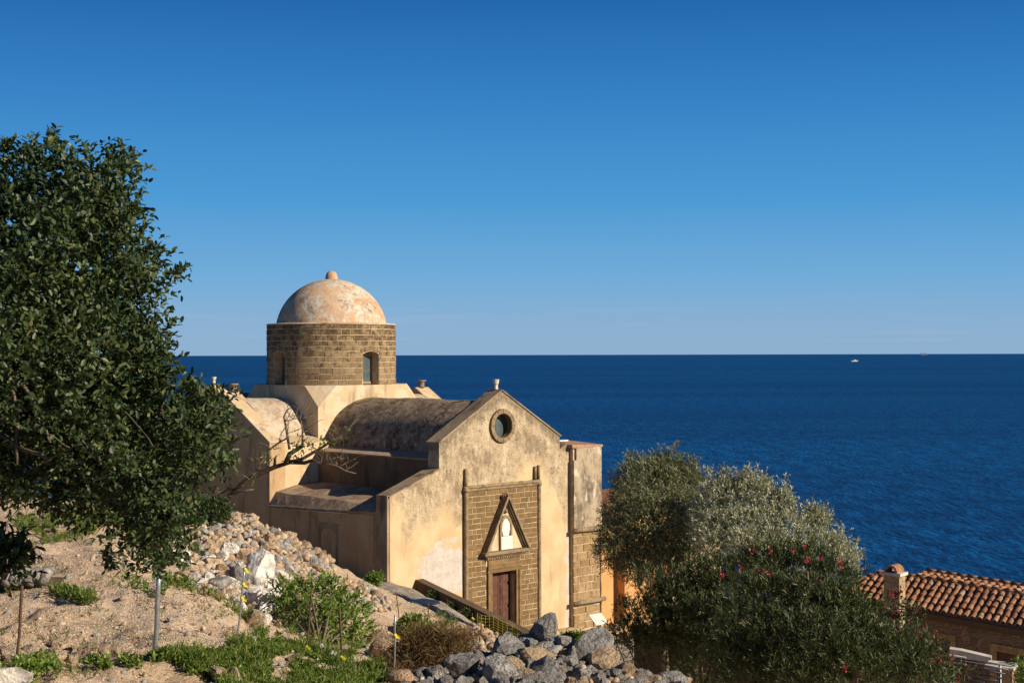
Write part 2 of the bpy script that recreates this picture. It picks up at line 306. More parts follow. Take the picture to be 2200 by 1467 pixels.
ctl = [(-200,1467,10),(0,1467,10.5),(200,1467,11.5),(340,1425,13),(520,1467,12.8),(750,1467,14.3),(860,1467,15),(0,1415,13),(100,1412,13.6),(220,1418,13.8),(100,1335,15.6),(300,1325,15.8),(440,1375,15),(520,1375,16),
 (330,1275,18),(250,1300,17.2),(480,1305,18),(400,1262,20),(0,1275,19),(60,1240,20.5),(150,1205,23),(250,1195,24),(-200,1250,20),(0,1155,28),(100,1135,29),(200,1130,30),(300,1140,30),(0,1095,33),(-200,1120,30),
 (370,1205,27),(400,1160,31),(440,1130,34),(500,1105,36.5),(545,1105,37),(470,1240,27),(540,1235,28),(580,1330,23.5),(600,1255,29),(520,1320,23),(620,1162,36),(680,1185,37),(705,1220,36.5),(650,1250,32),(720,1255,33),
 (690,1395,20.5),(620,1355,22),(600,1415,17.5),(760,1425,18),(780,1305,29),(830,1320,30.5),(830,1405,20),(880,1425,20),(930,1385,27),(870,1335,33),(800,1268,42),(840,1292,44),(900,1302,46),(830,1253,56),(770,1240,57),(890,1265,55.5),(960,1303,52),(1000,1338,50),(1060,1360,50),
 (1060,1352,36),(1000,1402,33),(1100,1402,33),(980,1352,40),(905,1462,15.2),(980,1428,15.5),(1080,1404,16),(1165,1384,16.3),(1200,1392,16.3),(1250,1404,16),(1330,1426,15.8),(1420,1449,15.5),(1100,1475,14),(1250,1475,14.5),(1480,1466,15.5)]
CP = [tuple(at(*c)) for c in ctl]
def uw(px, Y, z): CP.append(((px-CX)/FPX*Y, Y, z))
for q in [(540,43,-6.8),(450,46,-6.3),(700,46,-8.3),(1000,19.5,-5.0),(1165,20,-5.7),(1300,19,-5.4),(1450,18,-5.3),(1165,30,-8.6),(1300,30,-9.5),(1300,40,-12),(1165,44,-11.2),(1180,56,-12.8),(1250,60,-12.9),(1330,57,-13),(1330,66,-13),(1450,60,-13.2),(1500,70,-13.8),
  (1500,24,-8),(1700,20,-6.5),(2000,15,-5),(2400,15,-5),(1700,30,-9.5),(2000,30,-10),(2400,30,-10),(2100,45,-11.5),(1800,50,-13.5),(2400,60,-14),(1600,80,-17),(2200,80,-19),(700,100,-17),(300,80,-10),(0,60,-6.5),(-400,60,-3),(-400,100,-14),
  (1100,3,-1.75),(1100,7,-2.25),(300,6,-1.8),(-500,6,-1.4),(2000,6,-2.7),(2800,8,-3),(1100,10,-2.85),(1800,10,-3.9),(0,120,-29),(700,120,-29.5),(1500,110,-30.5),(2300,105,-30.5),(-600,140,-30),(3000,110,-30.5)]: uw(*q)
for b in (2, 5, 8, 12, 16): CP.append(tuple(ch(-1.2, b, -8.9)))
CP.append(tuple(ch(6, 10, -12))); CP.append(tuple(ch(6, 20, -12)))
CP = np.array(CP)
def warp(X, Y): return np.stack([X/Y*10, np.log(Y)*5], -1)
CQ = warp(CP[:, 0], CP[:, 1]); D = np.linalg.norm(CQ[:, None]-CQ[None], axis=-1); n = len(CQ)
A_ = np.zeros((n+1, n+1)); A_[:n, :n] = D-np.eye(n)*.015; A_[n, :n] = A_[:n, n] = 1
WT = np.linalg.solve(A_, np.r_[CP[:, 2], 0])
NU, NY = 380, 380
U = np.linspace(-.62, .62, NU); YG = np.exp(np.linspace(math.log(1.6), math.log(150), NY))
GU, GY = np.meshgrid(U, YG, indexing='ij'); GX = GU*GY
P = warp(GX, GY).reshape(-1, 2); GZ = np.empty(len(P))
for i in range(0, len(P), 20000): GZ[i:i+20000] = np.linalg.norm(P[i:i+20000, None]-CQ[None], axis=-1)@WT[:n]+WT[n]
GZ = GZ.reshape(NU, NY)
def vnoise(x, y, s, seed):
    r = np.random.default_rng(seed); T = r.random((256, 256)); x = x*s; y = y*s; xi = np.floor(x).astype(int); yi = np.floor(y).astype(int); fx = x-xi; fy = y-yi
    fx = fx*fx*(3-2*fx); fy = fy*fy*(3-2*fy); g = lambda i, j: T[i % 256, j % 256]
    return (g(xi, yi)*(1-fx)+g(xi+1, yi)*fx)*(1-fy)+(g(xi, yi+1)*(1-fx)+g(xi+1, yi+1)*fx)*fy-.5
GZ += .18*vnoise(GX, GY, .9, 1)+.14*vnoise(GX, GY, 2.3, 2)+.09*vnoise(GX, GY, 5.5, 3)+np.where(GY < 30, .05, 0)*vnoise(GX, GY, 13, 6)
GA = (GX-CO.x)*E1.x+(GY-CO.y)*E1.y; GB = (GX-CO.x)*E2.x+(GY-CO.y)*E2.y
court = (GA > 1.72) & (GA < 24) & (GB < .5) & (GB > -9)
GZ = np.where(court, np.minimum(GZ, -12.85+.05*vnoise(GX, GY, 1, 5)), GZ)
V = np.stack([GX, GY, GZ], -1).reshape(-1, 3); idx = np.arange(NU*NY).reshape(NU, NY)
F = np.stack([idx[:-1, :-1], idx[1:, :-1], idx[1:, 1:], idx[:-1, 1:]], -1).reshape(-1, 4)
tag(link('ground', np_mesh('ground', V, F, M['ground'], True)), kind='structure')
SL = GZ/GY
def hit(px, py):                         # where the sight line of a photo pixel meets the ground
    v = RCAM @ Vector(((px-CX)/FPX, (CY-py)/FPX, -1)); u = v.x/v.y; s = v.z/v.y
    c = (u-U[0])/(U[1]-U[0]); i = int(min(max(c, 0), NU-2)); w = c-i; col = SL[i]*(1-w)+SL[i+1]*w
    k = np.argmax(col > s)
    if k == 0: return None
    t = (s-col[k-1])/(col[k]-col[k-1]); Y = YG[k-1]+(YG[k]-YG[k-1])*t
    return Vector((u*Y, Y, s*Y))
def gz(x, y):
    c = (x/y-U[0])/(U[1]-U[0]); r = (math.log(y)-math.log(1.6))/(math.log(150)-math.log(1.6))*(NY-1)
    return float(GZ[int(min(max(round(c), 0), NU-1)), int(min(max(round(r), 0), NY-1))])

# ------------------------------------------------------------------ sea
def sea_mat():
    t = NT('sea_water'); co = t.map((1.1, .8, 1))
    big = t.noise(.004, 4, .6, t.map((.15, 1, 1))); col = t.mix(t.ramp(big, .38, .62), (.0006, .046, .17), (.0012, .076, .245))
    w = t.math('ADD', t.noise(1., 5, .6, t.map((.9, .3, 1))), t.noise(1., 5, .65, t.map((.22, .07, 1), (7, 3, 0))))
    col = t.mix(t.ramp(w, .85, 1.2, 0, .85), col, (.0002, .013, .066)); col = t.mix(t.ramp(w, .72, .92, .6, 0), col, (.006, .115, .31))
    t.bump(w, 1., 1.2); return t.done(col, .45, .07)
M['sea'] = sea_mat()
ang = np.linspace(0, 2*math.pi, 97)[:-1]; rr = [60, 400, 3000, 20000, 90000, 260000]
V = [(r*math.cos(a), r*math.sin(a), SEA_Z) for r in rr for a in ang]
F = [(i*96+j, i*96+(j+1) % 96, (i+1)*96+(j+1) % 96, (i+1)*96+j) for i in range(5) for j in range(96)]
tag(link('sea', np_mesh('sea', V, F, M['sea'])), kind='structure')

# ------------------------------------------------------------------ church  (local axes: a along the front, b into the church, z from eye level)
CH = empty('stone_church', (CO.x, CO.y, 0), 'old ochre domed stone church with brick drum, gabled front and barrel vaulted roofs', 'church', rz=TH)
fr = lambda u, v, d: (u, d, v)           # outlines drawn on the front
sdm = lambda u, v, d: (d, u, v)          # outlines drawn on the side
C, Tc, SQ = 6.2, 12.11, 3.1
def circ(cx, cz, r, n=40): return [(cx+r*math.cos(2*math.pi*i/n), cz+r*math.sin(2*math.pi*i/n)) for i in range(n)]
outer = [(0, -13.6), (10.62, -13.6), (10.62, -4.05), (10.2, -4.0), (9.8, -4.25), (9.79, -3.63), (8, -2.6), (C, -1.55), (4.4, -2.57), (2.62, -3.63), (2.62, -4.75), (1.3, -5.2), (0, -5.68)]
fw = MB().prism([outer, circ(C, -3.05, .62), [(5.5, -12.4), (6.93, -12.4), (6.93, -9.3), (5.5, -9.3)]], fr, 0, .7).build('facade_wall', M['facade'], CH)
cp = MB()
for (a0, z0, a1, z1) in ((9.85, -3.67, C, -1.55), (C, -1.55, 2.56, -3.67), (2.62, -4.75, -.06, -5.72)):
    dx, dz = a1-a0, z1-z0; L = math.hypot(dx, dz); nx, nz = -dz/L, dx/L
    if nz < 0: nx, nz = -nx, -nz
    cp.prism([[(a0, z0+.003), (a1, z1+.003), (a1, z1+.07), (a0, z0+.07)]], fr, -.05, .76)
cp.build('coping', M['coping'], CH)
MB().box(-.13, -.002, .02, .72, -9.6, -5.62).build('corner_pier', M['coping'], CH)
def finial(name, a, b, z, h, r, mat):
    return MB().lathe([(r*.8, 0), (r*.8, h*.12), (r*.62, h*.2), (r*.7, h*.5), (r*.95, h*.62), (r*1.05, h*.8), (r*.85, h*.88), (r*1.2, h*.93), (r*1.1, h)], 16, (a, b, z)).build(name, mat, CH)
finial('finial', C, .35, -1.5, .44, .125, M['pale_stone'])
# portal
ra, rb = C-2.17, C+2.17
def masonry(name, mat, a0, a1, z0, z1, bf, hc, lr, holes=(), gap=.018, jit=.012, deep=.08, seed=3, parent=CH, bond=True):
    r = random.Random(seed); m = MB(); z = z0; k = 0
    while z < z1-.05:
        h = min(hc*r.uniform(.86, 1.14), z1-z)
        if z1-z-h < .08: h = z1-z
        a = a0; first = True
        while a < a1-.02:
            l = r.uniform(*lr)*(.5 if (first and k % 2) else 1)
            if bond and not first and r.random() < .4: l *= .5
            first = False
            if a1-a-l < lr[0]*.4: l = a1-a
            s = [(a, a+l)]
            for (h0, h1, q0, q1) in holes:
                if q0 < z+h*.5 < q1:
                    t = []
                    for (x0, x1) in s:
                        if x1 <= h0 or x0 >= h1: t.append((x0, x1)); continue
                        if x0 < h0: t.append((x0, h0))
                        if x1 > h1: t.append((h1, x1))
                    s = t
            for (x0, x1) in s:
                if x1-x0 < .05: continue
                y = bf+r.uniform(-jit, jit); g = gap/2; c = .018; j = lambda: r.uniform(-.008, .008)
                X0, X1, Z0, Z1 = x0+g+j(), x1-g+j(), z+g+j(), z+h-g+j()
                m.hexa([(X0, y+c, Z0), (X0, y+deep, Z0), (X1, y+deep, Z0), (X1, y+c, Z0)], [(X0, y+c, Z1), (X0, y+deep, Z1), (X1, y+deep, Z1), (X1, y+c, Z1)])
                f = [(X0+c, y, Z0+c), (X1-c, y, Z0+c), (X1-c, y, Z1-c), (X0+c, y, Z1-c)]; o = [(X0, y+c, Z0), (X1, y+c, Z0), (X1, y+c, Z1), (X0, y+c, Z1)]
                n_ = len(m.v); m.v += f+[]; base = n_-8; oi = [base+0, base+3, base+7, base+4]
                m.f += [(n_, n_+1, n_+2, n_+3)]+[(oi[i], oi[(i+1) % 4], n_+(i+1) % 4, n_+i) for i in range(4)]; m.sm += [False]*5
                m.f.pop(-11+4-0) if False else None
            a += l
        z += h; k += 1
    return m.build(name, mat, parent)
pm = MB().prism([[(ra, -12.7), (rb, -12.7), (rb, -5.66), (ra, -5.66)], [(5.5, -12.4), (6.93, -12.4), (6.93, -9.3), (5.5, -9.3)]], fr, -.09, -.002).build('portal_panel', M['mortar_tan'], CH)
masonry('portal_masonry', M['portal'], ra+.1, rb-.1, -12.7, -5.7, -.108, .228, (.48, .56), [(5.2, 7.22, -13, -8.4)], jit=.006)
for s in (ra, rb):
    m = MB().tube([(s, -.1, z) for z in np.linspace(-12.7, -5.6, 14)], [.095+.006*math.sin(i*2.1) for i in range(14)], 12); m.lathe([(.13, 0), (.15, .08), (.12, .16), (.1, .24)], 12, (s, -.1, -5.75)); m.build('pilaster', M['trim'], CH)
MB().tube([(ra, -.08, -5.5), (ra+.02, -.08, -4.78)], [.075, .065], 10).build('colonnette', M['trim'], CH)
MB().tube([(rb, -.08, -5.5), (rb+.03, -.08, -4.86)], [.07, .06], 10).build('colonnette', M['trim'], CH)
MB().tube([(rb-.22, -.08, -5.5), (rb-.2, -.08, -4.9)], [.07, .06], 10).build('colonnette', M['trim'], CH)
m = MB(); m.box(ra+.1, rb-.1, -.16, .0, -5.72, -5.6); m.tube([(x, -.14, -5.56+.01*math.sin(i*3)) for i, x in enumerate(np.linspace(ra, rb, 16))], .075, 8); m.build('string_course', M['trim'], CH)
# pediment over the door
PD = MB().prism([[(C-1.22, -8.35), (C+1.22, -8.35), (C, -6.2)]], fr, -.2, -.13).build('pediment', M['pale'], CH)
def rake(s, o, w, d, name, mat, parent):
    L = math.hypot(1.36, 2.5); tx, tz = s*1.36/L, -2.5/L; nx, nz = s*2.5/L, 1.36/L; a0, z0 = C-s*.0, -5.93
    p = [(a0+nx*(o-w), z0+nz*(o-w)), (a0+tx*L+nx*(o-w), z0+tz*L+nz*(o-w)), (a0+tx*L+nx*o, z0+tz*L+nz*o), (a0+nx*o, z0+nz*o)]
    if s > 0: pass
    return MB().prism([p], fr, d, -.12).build(name, mat, parent)
for s in (-1, 1):
    rake(s, .0, .10, -.46, 'raking_cornice', M['trim'], PD)
    rake(s, -.102, .06, -.37, 'raking_cornice', M['trim'], PD); rake(s, -.164, .05, -.29, 'raking_cornice', M['trim'], PD)
m = MB(); m.box(C-1.38, C+1.38, -.46, -.105, -8.49, -8.36); m.box(C-1.26, C+1.26, -.36, -.105, -8.56, -8.493); m.box(C-1.12, C+1.12, -.26, -.105, -8.63, -8.563)
for i in range(17): x = C-1.05+i*.125; m.box(x, x+.07, -.24, -.12, -8.71, -8.633)
m.build('cornice', M['trim'], PD)
arch = [(C-.36, -8.35), (C-.36, -7.42)]+[(C-.36+.36*(1-math.cos(t)), -7.42+.55*math.sin(t)**.9) for t in np.linspace(.2, math.pi/2, 6)]+[(C+.36-.36*(1-math.cos(t)), -7.42+.55*math.sin(t)**.9) for t in np.linspace(math.pi/2, .2, 6)[1:]]+[(C+.36, -7.42), (C+.36, -8.35)]
inn = [(C+(x-C)*.72, -8.34+(z+8.35)*.9) for x, z in arch]
MB().prism([arch, inn], fr, -.28, -.195).build('niche_frame', M['trim'], PD)
MB().prism([[(C-.16, -7.75), (C-.24, -7.5), (C-.2, -7.2), (C, -6.93), (C+.2, -7.2), (C+.24, -7.5), (C+.16, -7.75)]], fr, -.262, -.196).build('marble_panel', M['white'], PD)
MB().box(C-.33, C+.33, -.315, -.2, -8.33, -7.77).build('marble_plaque', M['white'], PD)
MB().tube([(C+.02, -.22, -6.75), (C+.02, -.25, -6.62)], [.1, .06], 8).build('carved_boss', M['trim'], PD)
# door
m = MB()
for (x0, x1, d) in ((5.22, 5.36, -.2), (5.363, 5.5, -.15)): m.box(x0, x1, d, .3 if x1 == 5.5 else -.06, -12.4, -9.3)
for (x0, x1, d) in ((7.06, 7.2, -.2), (6.93, 7.057, -.15)): m.box(x0, x1, d, .3 if x0 == 6.93 else -.06, -12.4, -9.3)
m.box(5.22, 7.2, -.17, .3, -9.297, -9.13); m.box(5.22, 7.2, -.21, -.06, -9.127, -8.99); m.box(5.26, 7.16, -.15, -.06, -8.987, -8.713); m.build('door_frame', M['portal'], CH)
DR = MB().box(5.48, 6.95, .34, .4, -12.42, -9.28).build('door', M['dark'], CH)
for x0, x1 in ((5.51, 6.2), (6.225, 6.92)):
    lf = MB().box(x0, x1, .27, .335, -12.4, -9.31).build('door_leaf', M['door'], DR); m = MB()
    for (z0, z1) in ((-12.25, -11.6), (-11.45, -10.95), (-10.8, -9.95), (-9.82, -9.42)):
        a0, a1 = x0+.1, x1-.1; m.hexa([(a0, .232, z0), (a0, .268, z0), (a1, .268, z0), (a1, .232, z0)], [(a0, .232, z1), (a0, .268, z1), (a1, .268, z1), (a1, .232, z1)])
        m.box(a0+.09, a1-.09, .205, .2315, z0+.09, z1-.09)
    m.build('raised_panel', M['door'], lf)
# round window
ring = MB().prism([circ(C, -3.05, .73), circ(C, -3.05, .52)], fr, -.09, .2).build('round_window_surround', M['portal'], CH)
m = MB()
for k in range(12):
    t0 = 2*math.pi*(k+.04)/12; t1 = 2*math.pi*(k+.96)/12; pts = [(C+.715*math.cos(t), -3.05+.715*math.sin(t)) for t in np.linspace(t0, t1, 4)]+[(C+.535*math.cos(t), -3.05+.535*math.sin(t)) for t in np.linspace(t1, t0, 4)]
    m.prism([pts], fr, -.115, -.092)
m.build('voussoirs', M['trim'], ring)
gl = MB().prism([circ(C, -3.05, .6)], fr, .3, .32).build('round_window_pane', M['glass'], ring)
# corner block (bell-tower stump)
TW = MB().box(10.45, 12.22, -.2, 2.6, -13.4, -4.22).build('corner_block', M['mortar'], CH)
masonry('ashlar_face', M['tower'], 10.43, 12.24, -11.1, -8.0, -.228, .36, (.42, .72), gap=.026, jit=.016, parent=TW, seed=5, bond=False)
masonry('plinth_face', M['tower'], 10.43, 12.24, -12.4, -11.3, -.235, .34, (.45, .8), gap=.04, jit=.03, parent=TW, seed=8, bond=False)
MB().prism([[(10.41, -7.82), (12.25, -7.82), (12.25, -4.2), (10.57, -4.2), (10.57, -4.75), (10.41, -4.75)]], fr, -.3, -.202).build('plastered_face', M['tower_plaster'], TW)
MB().box(12.222, 12.29, -.26, 2.6, -13.4, -4.22).build('side_face', M['tower_plaster'], TW)
for z, o in ((-7.92, .03), (-11.18, .12)):
    MB().tube([(10.36, -.33, z), (10.9, -.33, z+.01), (11.5, -.34, z-.01), (12.3+o, -.33, z)], [.1, .105, .1, .105], 10).build('string_course', M['trim'], TW)
MB().hexa([(10.3, -.32, -4.2), (12.33, -.32, -4.2), (12.33, 2.7, -4.2), (10.3, 2.7, -4.2)], [(10.3, -.3, -4.05), (12.33, -.3, -4.12), (12.33, 2.7, -3.98), (10.3, 2.7, -3.98)]).build('flat_roof', simple('red_screed', (.36, .215, .145), .9, .1), TW)
m = MB(); m.box(10.35, 11.15, .75, 1.9, -3.96, -3.90); rf = m.build('skylight', M['white'], TW); MB().box(10.45, 11.05, .85, 1.8, -3.898, -3.885).build('skylight_pane', M['glass'], rf)
# rubble footing
m = MB(); m.box(8.6, 10.9, -.32, -.005, -13.6, -12.25); m.box(10.9, 13.2, -.75, -.31, -13.6, -12.45); m.build('rubble_footing', M['rubble_pale'], CH)
# side aisle
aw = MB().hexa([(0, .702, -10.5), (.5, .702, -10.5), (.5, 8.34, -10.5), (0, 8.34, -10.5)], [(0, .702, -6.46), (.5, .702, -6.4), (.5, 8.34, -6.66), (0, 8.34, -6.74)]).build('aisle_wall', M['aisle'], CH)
m = MB()
for b in (4.62, 3.42): m.box(-.022, -.002, b, b+.15, -9.6, -7.05)
m.box(-.022, -.002, 3.573, 4.617, -7.22, -7.05); m.prism([[(3.573, -7.24), (3.573, -7.5), (3.8, -7.32), (4.09, -7.26), (4.4, -7.32), (4.617, -7.5), (4.617, -7.24)]], sdm, -.02, -.002); m.build('blocked_doorway', M['coping'], aw)
n1 = 12; V = []; F = []
for i in range(n1+1):
    b = .705+(8.33-.705)*i/n1; w = i/n1; bow = .05*math.sin(i*1.7)
    for (a, z) in ((-.06, -6.44-.28*w), (.02, -6.40-.24*w), (.38, -6.24+.08*w+bow*.5), (1.4, -6.1+.12*w+bow), (2.62, -5.86)): V.append((a, b, z))
for i in range(n1):
    for j in range(4): F.append((i*5+j, i*5+j+1, i*5+j+6, i*5+j+5))
ar = MB().add(V, F).build('aisle_roof', M['aisle_roof'], CH); sm = ar.modifiers.new('thick', 'SOLIDIFY'); sm.thickness = .12; sm.offset = -1
MB().tube([(-.09, 2.6, -6.53), (-.09, 5.5, -6.63), (-.08, 8.3, -6.74)], .022, 6).build('drip_edge', M['concrete'], ar)
# nave, transept, drum base
m = MB().box(2.62, 9.78, .702, 9.0, -10, -4.38); nw = m.build('nave_wall', M['shaded_stained'], CH)
MB().hexa([(2.54, .702, -4.377), (3.9, .702, -4.377), (3.9, 9.0, -4.377), (2.54, 9.0, -4.377)], [(2.54, .702, -4.32), (3.9, .702, -4.13), (3.9, 9.0, -4.13), (2.54, 9.0, -4.32)]).build('eave_ledge', M['eave'], nw)
def vault(name, mat, c, r, z0, l0, l1, along, parent, h=1.):
    V = []; F = []; na, nl = 28, max(6, int(abs(l1-l0)*3)); rr_ = random.Random(int(abs(l0*10))+3)
    for i in range(nl+1):
        l = l0+(l1-l0)*i/nl
        for j in range(na+1):
            t = math.pi*j/na; q = r+.035*math.sin(l*1.3+j*.5)*math.sin(t)+rr_.uniform(-.012, .012); x = c-q*math.cos(t); z = z0+q*h*math.sin(t)
            V.append((x, l, z) if along == 'b' else (l, x, z))
    for i in range(nl):
        for j in range(na): F.append((i*(na+1)+j, i*(na+1)+j+1, (i+1)*(na+1)+j+1, (i+1)*(na+1)+j))
    return MB().add(V, F, True).build(name, mat, parent)
vault('nave_vault', M['vault_nave'], C, 2.62, -4.2, .6, 9.2, 'b', CH, .843); vault('nave_vault', M['vault_nave'], C, 2.62, -4.2, 15.1, 22.7, 'b', CH, .843)
def gable_side(a0, a1, mat):
    return MB().prism([[(8.35, -10.5), (15.87, -10.5), (15.87, -3.87), (Tc, -1.73), (8.35, -3.87)], [(Tc-.28, -5.2), (Tc-.28, -3.9), (Tc+.28, -3.9), (Tc+.28, -5.2)]], sdm, a0, a1).build('transept_gable', mat, CH)
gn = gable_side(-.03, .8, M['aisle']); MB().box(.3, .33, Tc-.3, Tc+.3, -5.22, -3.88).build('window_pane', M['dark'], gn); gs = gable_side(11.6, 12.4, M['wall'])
for g_, a0, a1 in ((gn, -.06, .84), (gs, 11.57, 12.46)):
    m = MB()
    for b0, z0, b1, z1 in ((8.31, -3.885, Tc, -1.73), (Tc, -1.73, 15.9, -3.885)): m.prism([[(b0, z0+.004), (b1, z1+.004), (b1, z1+.06), (b0, z0+.06)]], sdm, a0, a1)
    m.build('gable_coping', M['pale'], g_)
def pot(a, z, p): MB().lathe([(.19, 0), (.15, .06), (.16, .3), (.24, .33), (.25, .38), (.2, .38)], 14, (a, Tc, z)).build('chimney_pot', M['pot'], p)
pot(.55, -1.68, gn); pot(12.0, -1.68, gs)
for a0, a1 in ((.803, 3.2), (9.2, 11.597)):
    MB().prism([[(8.35, -10), (15.87, -10), (15.87, -3.95), (14.7, -3.7), (9.5, -3.7), (8.35, -3.95)]], sdm, a0, a1).build('transept_wall', M['pale'], CH)
    vault('transept_vault', M['vault_pale'], Tc, 2.62, -4.62, a0-.1, a1, 'a', CH)
MB().box(3.26, 9.14, 15.3, 22.4, -11, -4.4).build('sanctuary_wall', M['wall'], CH); MB().box(.3, 3.25, 15.9, 22.4, -11, -6.1).build('sanctuary_wall', M['wall'], CH)
eg = MB().prism([[(C-3.6, -12), (C+3.6, -12), (C+3.6, -3.65), (C, -1.55), (C-3.6, -3.65)]], fr, 22.4, 23.1).build('sanctuary_gable', M['pale'], CH); finial('finial', C, 22.75, -1.5, .34, .13, M['pale_stone'])
c_ = 1.06; z0, z1, zt = -6.0, -2.38, -1.41
def sq(h, cut, z): return [(C-h+cut, Tc-h, z), (C+h-cut, Tc-h, z), (C+h, Tc-h+cut, z), (C+h, Tc+h-cut, z), (C+h-cut, Tc+h, z), (C-h+cut, Tc+h, z), (C-h, Tc+h-cut, z), (C-h, Tc-h+cut, z)]
b4 = [(C-SQ, Tc-SQ), (C+SQ, Tc-SQ), (C+SQ, Tc+SQ), (C-SQ, Tc+SQ)]
V = [(x, y, z0) for x, y in b4]+[(x, y, z1) for x, y in b4]+sq(SQ, c_, zt)
F = [(0,1,5,4), (1,2,6,5), (2,3,7,6), (3,0,4,7), (4,5,9,8), (5,6,11,10), (6,7,13,12), (7,4,15,14), (4,8,15), (5,10,9), (6,12,11), (7,14,13), (8,9,10,11,12,13,14,15)]
MB().add(V, F).build('drum_base', M['pale'], CH)
# drum with four arched windows
R, ZB, ZT, HW = 3.15, -1.41, 1.47, .155
win = [math.radians(x) for x in (-90, 0, 90, 180)]
def wtop(p):
    for w in win:
        d = (p-w+math.pi) % (2*math.pi)-math.pi
        if abs(d) < HW+1e-6: return .05+.14*(1-(d/HW)**2)
    return None
NA = 180; brk = sorted(set([round(2*math.pi*i/NA, 6) for i in range(NA)]+[round((w+s*HW) % (2*math.pi), 6) for w in win for s in (-1, 1)]))
Pc = lambda p, r, z: (C+r*math.cos(p), Tc+r*math.sin(p), z)
m = MB(); Rb = R-.014; RI = R-.5
for i, p in enumerate(brk):
    q = brk[(i+1) % len(brk)]; q += 2*math.pi if q < p else 0; mid = (p+q)/2; inw = wtop(mid) is not None
    if not inw: m.add([Pc(p, Rb, ZB), Pc(q, Rb, ZB), Pc(q, Rb, ZT), Pc(p, Rb, ZT)], [(0,1,2,3)], False)
    else:
        a, b = wtop(p) or .05, wtop(q) or .05
        m.add([Pc(p, Rb, a), Pc(q, Rb, b), Pc(q, Rb, ZT), Pc(p, Rb, ZT)], [(0,1,2,3)]); m.add([Pc(p, Rb, a), Pc(q, Rb, b), Pc(q, RI, b), Pc(p, RI, a)], [(3,2,1,0)])
        m.add([Pc(p, Rb, ZB+.04), Pc(q, Rb, ZB+.04), Pc(q, RI, ZB+.04), Pc(p, RI, ZB+.04)], [(0,1,2,3)])
for w in win:
    for s in (-1, 1): p = w+s*HW; m.add([Pc(p, Rb, ZB), Pc(p, RI, ZB), Pc(p, RI, .05), Pc(p, Rb, .05)], [(0,1,2,3)])
DRM = m.build('drum', M['mortar'], CH, normals=False)
m = MB(); r_ = random.Random(11); z = ZB; hs_ = [r_.uniform(.8, 1.2) for _ in range(11)]; hs_ = [h*(ZT-ZB)/sum(hs_) for h in hs_]
for k in range(11):
    hc = hs_[k]
    p = r_.uniform(0, .2); end = p+2*math.pi
    while p < end-.02:
        l = r_.uniform(.13, .235)
        if end-p-l < .07: l = end-p
        segs = [(p, p+l)]
        if z+hc*.4 < .12:
            for w in win:
                for kk in (0, 2*math.pi):
                    h0, h1 = w % (2*math.pi)-HW+kk, w % (2*math.pi)+HW+kk; t = []
                    for (x0, x1) in segs:
                        if x1 <= h0 or x0 >= h1: t.append((x0, x1)); continue
                        if x0 < h0: t.append((x0, h0))
                        if x1 > h1: t.append((h1, x1))
                    segs = t
        for (x0, x1) in segs:
            if x1-x0 < .02: continue
            g = .0065; q = R+r_.uniform(-.006, .014); c = .014; js = lambda: r_.uniform(-.007, .007); Z0, Z1 = z+.014+js(), z+hc-.014+js(); N = 4
            ps = np.linspace(x0+g, x1-g, N); V = []
            for pp in ps: V += [Pc(pp, q-.08, Z0), Pc(pp, q-c, Z0), Pc(pp, q, Z0+c), Pc(pp, q, Z1-c), Pc(pp, q-c, Z1), Pc(pp, q-.08, Z1)]
            F = [(i*6+j, (i+1)*6+j, (i+1)*6+j+1, i*6+j+1) for i in range(N-1) for j in range(5)]+[tuple(range(6))[::-1], tuple((N-1)*6+j for j in range(6))]
            m.add(V, F)
        p += l
    z += hc
for w in win:                            # arch stones
    for k in range(5):
        t0, t1 = w-HW*1.25+2.5*HW*(k+.04)/5, w-HW*1.25+2.5*HW*(k+.96)/5; f = lambda p: .10+.14*(1-min(1, abs(p-w)/HW)**2)
        m.hexa([Pc(t0, R-.08, f(t0)), Pc(t0, R+.03, f(t0)), Pc(t1, R+.03, f(t1)), Pc(t1, R-.08, f(t1))], [Pc(t0, R-.08, f(t0)+.2), Pc(t0, R+.03, f(t0)+.2), Pc(t1, R+.03, f(t1)+.2), Pc(t1, R-.08, f(t1)+.2)])
m.build('drum_masonry', M['drum'], DRM)
for w in win:
    u = Vector((math.cos(w), math.sin(w), 0)); t = Vector((-math.sin(w), math.cos(w), 0)); c = Vector((C, Tc, 0))
    def slab(x0, x1, z0, z1, r0, r1): return [tuple(c+u*r+t*x+Vector((0, 0, z))) for z in (z0, z1) for r, x in ((r0, x0), (r1, x0), (r1, x1), (r0, x1))]
    def addb(m, *a): v = slab(*a); m.hexa(v[:4], v[4:])
    m = MB(); addb(m, -.5, -.4, ZB+.05, .2, RI-.06, RI+.02); addb(m, .4, .5, ZB+.05, .2, RI-.06, RI+.02); addb(m, -.398, .398, -.08, .2, RI-.06, RI+.02); addb(m, -.398, .398, ZB+.05, ZB+.15, RI-.06, RI+.02)
    f = m.build('window_frame', M['frame'], DRM); m = MB(); addb(m, -.398, .398, ZB+.15, -.08, RI-.04, RI-.02); m.build('window_pane', M['glass'], f)
MB().lathe([(R+.02, ZT-.01), (R+.035, ZT+.03), (R-.05, ZT+.065), (2.2, ZT+.13)], 96, (C, Tc, 0)).build('drum_rim', M['dome'], CH)
pr = [(2.73*math.cos(t)*(1+.012*math.sin(2*t)), 1.02+2.73*math.sin(t)) for t in np.linspace(.12, 1.47, 30)]
DM = MB().lathe(pr, 72, (C, Tc, 0)).build('dome', M['dome'], CH)
MB().lathe([(.33, 3.66), (.31, 3.78), (.285, 3.92), (.24, 4.04), (.15, 4.12), (.05, 4.15)], 20, (C, Tc, 0)).build('finial', M['dome'], DM)

